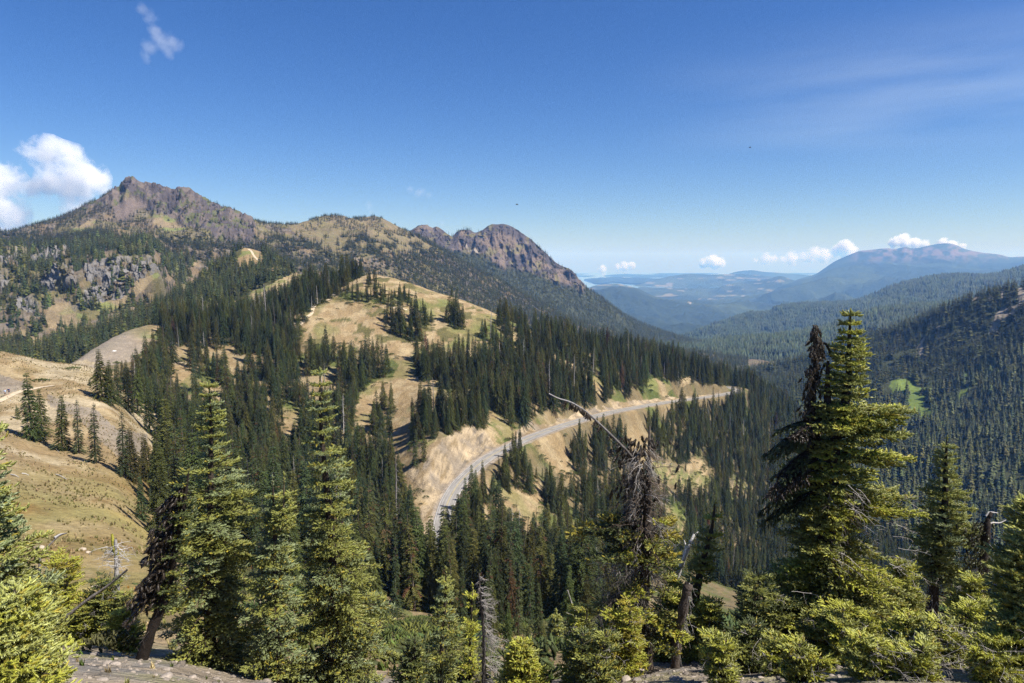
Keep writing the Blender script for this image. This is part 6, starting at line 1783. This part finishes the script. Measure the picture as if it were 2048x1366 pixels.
# ------------------------------------------------------------------ clouds
def cloud(name, label, blobs, Y, dens, nscale, erode=0.9, soft=1.2, group=None, flat=1.0):
    bm = bmesh.new()
    cs = []
    for px, py, rp in blobs:
        c = unproj(px, py, Y); R = rp / F * Y
        cs.append((c, R))
        bmesh.ops.create_icosphere(bm, subdivisions=2, radius=R * 1.25, matrix=Matrix.Translation(c))
    me = bpy.data.meshes.new(name); bm.to_mesh(me); bm.free()
    o = bpy.data.objects.new(name, me); COL.objects.link(o)
    rm = o.modifiers.new('hull', 'REMESH'); rm.mode = 'VOXEL'; rm.voxel_size = min(R for _, R in cs) * 0.45
    dg = bpy.context.evaluated_depsgraph_get(); dg.update()
    m2 = bpy.data.meshes.new_from_object(o.evaluated_get(dg)); o.modifiers.clear(); o.data = m2
    mt = bpy.data.materials.new('cloud_' + name); mt.use_nodes = True
    n, l = mt.node_tree.nodes, mt.node_tree.links
    n.remove(n['Principled BSDF'])
    geo = n.new('ShaderNodeNewGeometry')
    acc = None
    for c, R in cs:
        vd = n.new('ShaderNodeVectorMath'); vd.operation = 'DISTANCE'; vd.inputs[1].default_value = c
        l.new(geo.outputs['Position'], vd.inputs[0])
        mr = n.new('ShaderNodeMath'); mr.operation = 'MULTIPLY_ADD'; mr.inputs[1].default_value = -1.0 / R; mr.inputs[2].default_value = 1.0
        l.new(vd.outputs['Value'], mr.inputs[0])
        if acc is None: acc = mr.outputs[0]
        else:
            sm = n.new('ShaderNodeMath'); sm.operation = 'SMOOTH_MAX'; sm.inputs[2].default_value = 0.35
            l.new(acc, sm.inputs[0]); l.new(mr.outputs[0], sm.inputs[1]); acc = sm.outputs[0]
    tx = n.new('ShaderNodeTexNoise'); tx.inputs['Scale'].default_value = 1.0 / nscale; tx.inputs['Detail'].default_value = 8; tx.inputs['Roughness'].default_value = 0.68
    l.new(geo.outputs['Position'], tx.inputs['Vector'])
    nm = n.new('ShaderNodeMath'); nm.operation = 'MULTIPLY_ADD'; nm.inputs[1].default_value = -2.0 * erode; nm.inputs[2].default_value = erode - 0.02
    l.new(tx.outputs['Fac'], nm.inputs[0])
    ad = n.new('ShaderNodeMath'); ad.operation = 'ADD'; l.new(acc, ad.inputs[0]); l.new(nm.outputs[0], ad.inputs[1])
    mp_ = n.new('ShaderNodeMapRange'); mp_.inputs['From Min'].default_value = 0.0; mp_.inputs['From Max'].default_value = 0.35 * soft; mp_.inputs['To Max'].default_value = dens
    l.new(ad.outputs[0], mp_.inputs['Value'])
    pv = n.new('ShaderNodeVolumePrincipled'); pv.inputs['Color'].default_value = (0.985, 0.985, 0.99, 1); pv.inputs['Anisotropy'].default_value = 0.1
    l.new(mp_.outputs['Result'], pv.inputs['Density'])
    l.new(pv.outputs[0], n['Material Output'].inputs['Volume'])
    o.data.materials.clear(); o.data.materials.append(mt)
    tag(o, label, 'cloud', group)
    return o
cloud('cloud', 'large white cumulus cloud behind the left flank of the rocky peak',
      [(55, 298, 22), (95, 308, 34), (135, 335, 44), (168, 352, 42), (178, 390, 36), (168, 425, 36), (150, 380, 34), (178, 445, 22), (0, 365, 42), (-40, 420, 66), (10, 425, 42), (0, 465, 40), (-50, 480, 60), (62, 378, 24), (92, 372, 26)], 11000, 0.010, 360, erode=2.5, soft=2.8)
cloud('cloud', 'thin ragged wisp of cloud high in the upper left sky',
      [(284, 18, 12), (302, 36, 16), (312, 62, 14), (322, 82, 24), (346, 88, 18), (300, 96, 18), (338, 104, 14), (292, 112, 14)], 9000, 0.0022, 170, erode=1.5, soft=2.4)
FARC = 'small white clouds low on the horizon'
cloud('cloud', 'small white cloud alone above the distant sea, left of the cloud row', [(1424, 523, 15), (1408, 526, 11), (1441, 525, 12), (1432, 526, 12)], 33000, 0.012, 300, 1.2, group=FARC)
cloud('cloud', 'little flat white cloud above the sea near the dark crag', [(1250, 532, 11), (1236, 534, 8), (1263, 531, 8)], 33000, 0.012, 300, 1.2, group=FARC)
cloud('cloud', 'tiny cloud scrap left of the little flat cloud above the sea', [(1206, 537, 8), (1198, 539, 5)], 33000, 0.010, 300, 1.3, group=FARC)
cloud('cloud', 'brightest puffy cloud at the left shoulder of the far blue mountain', [(1690, 495, 16), (1702, 503, 13), (1676, 500, 12), (1712, 510, 10), (1690, 507, 12)], 33000, 0.012, 340, 1.2, group=FARC)
cloud('cloud', 'long low ragged cloud left of the brightest puffy cloud', [(1628, 505, 13), (1648, 512, 16), (1668, 513, 9), (1606, 514, 9), (1618, 514, 13), (1584, 516, 15), (1566, 519, 8), (1548, 518, 10), (1532, 518, 13), (1512, 520, 6)], 33000, 0.009, 260, 1.5, 2.0, group=FARC)
cloud('cloud', 'white cloud bank showing just above the far blue mountain top', [(1808, 481, 14), (1790, 484, 12), (1830, 486, 13), (1850, 489, 10), (1885, 486, 11), (1905, 489, 10), (1925, 494, 8)], 33000, 0.012, 340, 1.3, group=FARC)
cloud('cloud', 'faint grey scrap of cloud above the grassy second summit', [(838, 386, 14), (858, 392, 9), (822, 380, 9)], 12000, 0.0012, 130, erode=1.5, soft=2.2)
cloud('cloud', 'faint grey scrap of cloud between the two summits', [(738, 412, 10), (742, 424, 7), (884, 446, 8)], 12000, 0.0012, 110, erode=1.5, soft=2.2)
# ------------------------------------------------------------------ turf, low mats, stones
grass_mat = foliage_mat('dry_grass_blades', 0.8, 0.1, 0.25, 0.35)
def tuft_mesh(seed, col, n=11, w=.5):
    r = np.random.default_rng(seed); mb = MB()
    for i in range(n):
        a = r.uniform(0, 6.28); o = np.array([r.uniform(-.25, .25) * w, r.uniform(-.25, .25) * w, -.05])
        d = np.array([math.cos(a), math.sin(a), 0]); s = np.array([-d[1], d[0], 0]) * r.uniform(.05, .11)
        t = o + d * r.uniform(.15, .5) * w + np.array([0, 0, r.uniform(.5, 1.0)])
        c = np.array(col) * r.uniform(.6, 1.35)
        mb.add([o - s, o + s, t], [(0, 1, 2)], [c * .7, c * .7, c * 1.15])
    return mb.mesh('tuft_mesh', grass_mat)
proto_collection('turf', [tuft_mesh(1, (.30, .225, .115)), tuft_mesh(2, (.36, .275, .15)), tuft_mesh(3, (.22, .19, .07)), tuft_mesh(4, (.36, .20, .05)), tuft_mesh(5, (.13, .16, .035))])
Pt, px, py, sg, (ii, jj) = scatter(L_HILL, 2.2, 7.0, minseg=1.3, pxr=(-60, 2100))
Lm = L_HILL['left_m'][ii, jj]
pr = np.where(Lm, .8, .8 * (Pt[:, 1] < 88))
pr = np.where(Pt[:, 1] < 16, .35, pr)
cl = fbm(Pt[:, 0] / 5, Pt[:, 1] / 5, octv=3, seed=300)
m = (RNG.random(len(Pt)) < pr * sstep(.40, .60, cl)) & (Pt[:, 1] > 7.5) & (Pt[:, 1] < 210)
Pt, px, py, Lm = Pt[m], px[m], py[m], Lm[m]
ov = fbm(Pt[:, 0] / 14, Pt[:, 1] / 14, octv=4, seed=8)
w_ = RNG.integers(0, 3, len(Pt))
w_ = np.where(Lm & (py > 1000) & (ov > .52) & (RNG.random(len(Pt)) < .55), 3, w_)
w_ = np.where(~Lm & (RNG.random(len(Pt)) < .55), 4, w_); w_ = np.where(Lm & (py > 930) & (RNG.random(len(Pt)) < .25), 2, w_)
sz = RNG.uniform(.16, .42, len(Pt)) * np.where(Pt[:, 1] < 16, .4, 1)
print('tufts', len(Pt))
forest('dry_grass', Pt, sz, w_, 'turf', 'dry tan and orange grass tufts on the left meadow', RNG.uniform(1.2, 2.2, len(Pt)))

def mat_mesh(seed, col):
    r = np.random.default_rng(seed); fo = Foliage()
    for i in range(150):
        a, q = r.uniform(0, 6.28), math.sqrt(r.uniform(0, 1))
        p = np.array([math.cos(a) * q, math.sin(a) * q, .42 * (1 - q * q) * r.uniform(.5, 1.1)])
        v = r.uniform(.6, 1.3)
        fo.add(p, np.array([math.cos(a) * q, math.sin(a) * q, .7]) + r.normal(0, .35, 3), r.uniform(.16, .30), np.array(col) * v * .7, np.array(col) * v * 1.5)
    V, Fc, Cc = fo.arrays(4, seed, .38); mb = MB(); mb.add(V, Fc, Cc)
    return mb.mesh('shrub_mesh', needle_far)
proto_collection('mats', [mat_mesh(1, (.075, .10, .024)), mat_mesh(2, (.06, .08, .026)), mat_mesh(3, (.12, .14, .03)), mat_mesh(4, (.10, .10, .035))])
Pt, px, py, sg, (ii, jj) = scatter(L_HILL, 0.16, 11.3, minseg=2.3)
fl = (~L_HILL['left_m'] & ~L_HILL['bare'] & (~L_HILL['dome'] | L_HILL['clump'])).astype(float)
edge = blur(fl.copy(), 10)[ii, jj]
m = (edge > .12) & (edge < .95) & (L_HILL['RDIST'][ii, jj] > 5) & ~L_HILL['bw'][ii, jj] & (Pt[:, 1] > 70) & (RNG.random(len(Pt)) < .5)
m |= (Pt[:, 1] < 95) & (Pt[:, 1] > 13) & ~L_HILL['left_m'][ii, jj] & (RNG.random(len(Pt)) < .85) & (fbm(Pt[:, 0] / 5, Pt[:, 1] / 5, octv=2, seed=302) > .43)
m |= L_HILL['left_m'][ii, jj] & (RNG.random(len(Pt)) < .004) & (Pt[:, 1] > 60)
m |= ((L_HILL['bare'] | L_HILL['dome'])[ii, jj]) & (RNG.random(len(Pt)) < .010) & (L_HILL['RDIST'][ii, jj] > 5)
Pt = Pt[m]
print('mats', len(Pt))
forest('low_shrubs', Pt, RNG.uniform(.5, 1.3, len(Pt)), RNG.integers(0, 4, len(Pt)), 'mats', 'low green shrubs and heather mats round the feet of the trees', RNG.uniform(1.0, 1.8, len(Pt)))

stone_mat = ground_mat('stone_surface', (0.05, 0.4), 0.7, 0.03, var=0.35)
def stone(r, s):
    bm = bmesh.new(); bmesh.ops.create_icosphere(bm, subdivisions=2, radius=1.0)
    V = np.array([v.co for v in bm.verts]); Fc = np.array([[v.index for v in f.verts] for f in bm.faces]); bm.free()
    o = r.uniform(0, 50)
    V = V * (0.65 + .7 * fbm(V[:, 0] * 1.3 + o, V[:, 1] * 1.3, V[:, 2] * 1.3, octv=3, seed=5))[:, None]
    for _ in range(5):
        n = r.normal(size=3); n /= np.linalg.norm(n); dd = V @ n; k = .62
        V = V - np.maximum(dd - k, 0)[:, None] * n
    return V * np.array([r.uniform(.8, 1.4), r.uniform(.7, 1.2), r.uniform(.4, .7)]) * s, Fc
r_ = np.random.default_rng(9)
for i, (bx, by, s, lab) in enumerate([(165, 1100, .30, 'tan boulder on the orange meadow, left one of a pair'), (176, 1106, .22, 'smaller tan boulder right beside the other on the orange meadow'), (78, 1096, .34, 'flat pale boulder on the meadow behind the thin curved stem'),
                                       (190, 1174, .25, 'pale boulder half hidden behind the leaning dead pole'), (228, 702, .8, 'single white boulder on the grey scree slope')]):
    q = on_pixel(bx, by)
    if q is None: continue
    V, Fc = stone(r_, s * (q.y / 45 if i < 4 else 1.0))
    o = mesh_obj('boulder', V, Fc, stone_mat, np.broadcast_to((.40, .33, .25) if i < 4 else (.55, .54, .52), V.shape))
    o.location = q; tag(o, lab, 'rock', 'boulders on the slopes')
# gravel by the camera
mb = MB()
for i in range(2600):
    x_, y_ = r_.uniform(-11, 11), r_.uniform(6.5, 13)
    z_ = ground_z(x_, y_)
    if z_ is None: continue
    V, Fc = stone(r_, r_.uniform(.01, .05) * (1 if r_.random() < .9 else 2.4))
    mb.add(V + [x_, y_, z_], Fc, np.array([.23, .195, .16]) * r_.uniform(.6, 1.5))
V, Fc, Cc = mb.arrays()
struct(mesh_obj('gravel', V, Fc, stone_mat, Cc), 'stuff', 'loose stones and gravel on the bare ground nearest the viewpoint')
# fallen weathered stems on the left meadow
for (a, b, lab) in (((22, 950), (38, 956), 'short white fallen stem high on the left meadow'), ((44, 948), (58, 952), 'second short white fallen stem on the left meadow, just right of the first'), ((112, 950), (134, 960), 'grey fallen stem right of the two white ones on the left meadow'),
                    ((104, 893), (118, 905), 'pale fallen branch at the foot of the left meadow conifers'), ((108, 1078), (132, 1068), 'crooked grey stick lying across the orange meadow')):
    A, B = on_pixel(*a), on_pixel(*b)
    if A is None or B is None: continue
    P = smooth_path(np.array([A, (A + B) / 2 + Vector((0, 0, .12)), B]) + [0, 0, .08], 8)
    V, Fc = tube(P, np.linspace(.10, .03, 8), 6)
    o = mesh_obj('fallen_stem', V - P[0], Fc, dead_mat, np.broadcast_to((.42, .40, .37), V.shape)); o.location = P[0]
    tag(o, lab, 'log', 'fallen stems on the left meadow')

# ------------------------------------------------------------------ hikers on the meadow trail
def skin_body(name, joints, edges, radii, mat, parent, sub=2):
    me = bpy.data.meshes.new(name); me.from_pydata([tuple(j) for j in joints], edges, [])
    o = bpy.data.objects.new(name, me); COL.objects.link(o)
    sk = o.modifiers.new('skin', 'SKIN'); sk.use_smooth_shade = True
    for v, rr in zip(me.skin_vertices[0].data, radii): v.radius = (rr, rr)
    me.skin_vertices[0].data[0].use_root = True
    sb = o.modifiers.new('sub', 'SUBSURF'); sb.levels = sb.render_levels = sub
    me.materials.append(mat); o.parent = parent
    return o
skin_m = flat_mat('skin', (.42, .26, .18), .6)
def hiker(label, px, py, face, shirt, shorts, pack, hair, stride, hat=None):
    q = on_pixel(px, py)
    root = empty('person', q); root.rotation_euler = (0, 0, face); tag(root, label, 'person', 'hikers on the left trail')
    s = stride
    J = [(0, 0, .95), (0, .01, 1.12), (0, .0, 1.32), (0, .0, 1.46), (0, .02, 1.54), (0, .03, 1.63), (0, .03, 1.72),
         (-.09, 0, .92), (-.10, .10 * s + .02, .50), (-.10, .18 * s - .06, .09), (-.10, .18 * s + .10, .04),
         (.09, 0, .92), (.10, -.10 * s + .02, .50), (.10, -.30 * s - .02, .10), (.10, -.30 * s + .13, .05),
         (-.19, 0, 1.42), (-.25, -.08 * s - .04, 1.15), (-.24, .04 - .02 * s, .92), (-.24, .08, .84),
         (.19, 0, 1.42), (.25, .08 * s - .03, 1.15), (.24, .18 * s + .05, .95), (.24, .22 * s + .08, .88)]
    E = [(0, 1), (1, 2), (2, 3), (3, 4), (4, 5), (5, 6), (0, 7), (7, 8), (8, 9), (9, 10), (0, 11), (11, 12), (12, 13), (13, 14), (3, 15), (15, 16), (16, 17), (17, 18), (3, 19), (19, 20), (20, 21), (21, 22)]
    Rr = [.13, .12, .14, .10, .055, .085, .075, .085, .06, .045, .04, .085, .06, .045, .04, .055, .042, .034, .03, .055, .042, .034, .03]
    skin_body('body', J, E, Rr, skin_m, root)
    skin_body('shirt', [(0, 0, .98), (0, .01, 1.14), (0, 0, 1.34), (0, 0, 1.44), (-.19, 0, 1.42), (-.235, -.05 * s - .03, 1.22), (.19, 0, 1.42), (.235, .05 * s - .02, 1.22)], [(0, 1), (1, 2), (2, 3), (3, 4), (4, 5), (3, 6), (6, 7)],
              [.155, .145, .165, .12, .075, .062, .075, .062], flat_mat('shirt_' + label[:9], shirt, .9), root)
    skin_body('shorts', [(0, 0, .97), (-.09, 0, .90), (-.10, .08 * s + .02, .60), (.09, 0, .90), (.10, -.08 * s + .02, .60)], [(0, 1), (1, 2), (0, 3), (3, 4)], [.15, .105, .09, .105, .09], flat_mat('shorts_' + label[:9], shorts, .9), root)
    skin_body('hair', [(0, .0, 1.70), (0, -.02, 1.75)], [(0, 1)], [.094, .07], flat_mat('hair_' + label[:9], hat or hair, .8), root)
    skin_body('backpack', [(0, -.22, 1.05), (0, -.24, 1.2), (0, -.22, 1.42)], [(0, 1), (1, 2)], [.13, .16, .12], flat_mat('pack_' + label[:9], pack, .8), root)
    bm = bmesh.new()
    for x_, y_, z_, rr in ((-.03, .11, 1.655, .012), (.03, .11, 1.655, .012)): bmesh.ops.create_icosphere(bm, subdivisions=1, radius=rr, matrix=Matrix.Translation((x_, y_, z_)))
    me = bpy.data.meshes.new('eyes'); bm.to_mesh(me); bm.free(); o = bpy.data.objects.new('eyes', me); COL.objects.link(o); me.materials.append(flat_mat('eyes', (.03, .02, .02), .3)); o.parent = root
    return root
hiker('person in a light blue top with a grey backpack walking on the trail', 11, 793, -1.9, (.30, .42, .58), (.16, .15, .14), (.22, .23, .26), (.08, .05, .03), .9, (.5, .48, .45))
hiker('person in a navy shirt and dark shorts with a dark backpack on the trail', 18.5, 790, -1.6, (.04, .06, .13), (.05, .05, .08), (.06, .07, .11), (.05, .03, .02), -.8)

# insects crossing the sky
def insect(label, px, py, Y, L):
    mb = MB(); p = unproj(px, py, Y)
    V, Fc = tube([(-.5 * L, 0, 0), (-.2 * L, 0, 0), (.1 * L, 0, 0), (.5 * L, 0, 0)], [.05 * L, .17 * L, .15 * L, .04 * L], 6)
    o = mesh_obj('insect', V, Fc, bark_mat, np.broadcast_to((.03, .03, .03), V.shape)); o.location = p; o.rotation_euler = (0, .15, .2); tag(o, label, 'insect', 'insects in the sky')
    wv = np.array([(0, 0, .1 * L), (-.2 * L, .45 * L, .3 * L), (.15 * L, .5 * L, .3 * L), (-.2 * L, -.45 * L, .3 * L), (.15 * L, -.5 * L, .3 * L)])
    mesh_obj('wings', wv, np.array([(0, 1, 2), (0, 3, 4)]), bark_mat, np.broadcast_to((.12, .12, .13), wv.shape), o)
insect('tiny dark insect in the blue sky right of centre', 1500, 295, 5.0, .018)
insect('tiny dark insect just above the dark crag', 1034, 409, 5.0, .02)
# ------------------------------------------------------------------ the air
hz_m = bpy.data.materials.new('haze_air'); hz_m.use_nodes = True
hn, hl = hz_m.node_tree.nodes, hz_m.node_tree.links
hn.remove(hn['Principled BSDF'])
pv = hn.new('ShaderNodeVolumePrincipled')
pv.inputs['Color'].default_value = (0.20, 0.46, 1.0, 1)
pv.inputs['Absorption Color'].default_value = (0.93, 0.97, 1, 1)
pv.inputs['Density'].default_value = 0.0000720
pv.inputs['Anisotropy'].default_value = 0.0
hl.new(pv.outputs['Volume'], hn['Material Output'].inputs['Volume'])
bm = bmesh.new()
bmesh.ops.create_cube(bm, size=1.0)
me = bpy.data.meshes.new('haze'); bm.to_mesh(me); bm.free()
hz = bpy.data.objects.new('haze', me); COL.objects.link(hz)
me.materials.append(hz_m)
zb, zt = -1200.0, 420.0
hz.scale = (90000, 31600 + 4000, zt - zb); hz.location = (0, (31600 - 4000) / 2, (zb + zt) / 2)
hz['kind'] = 'stuff'
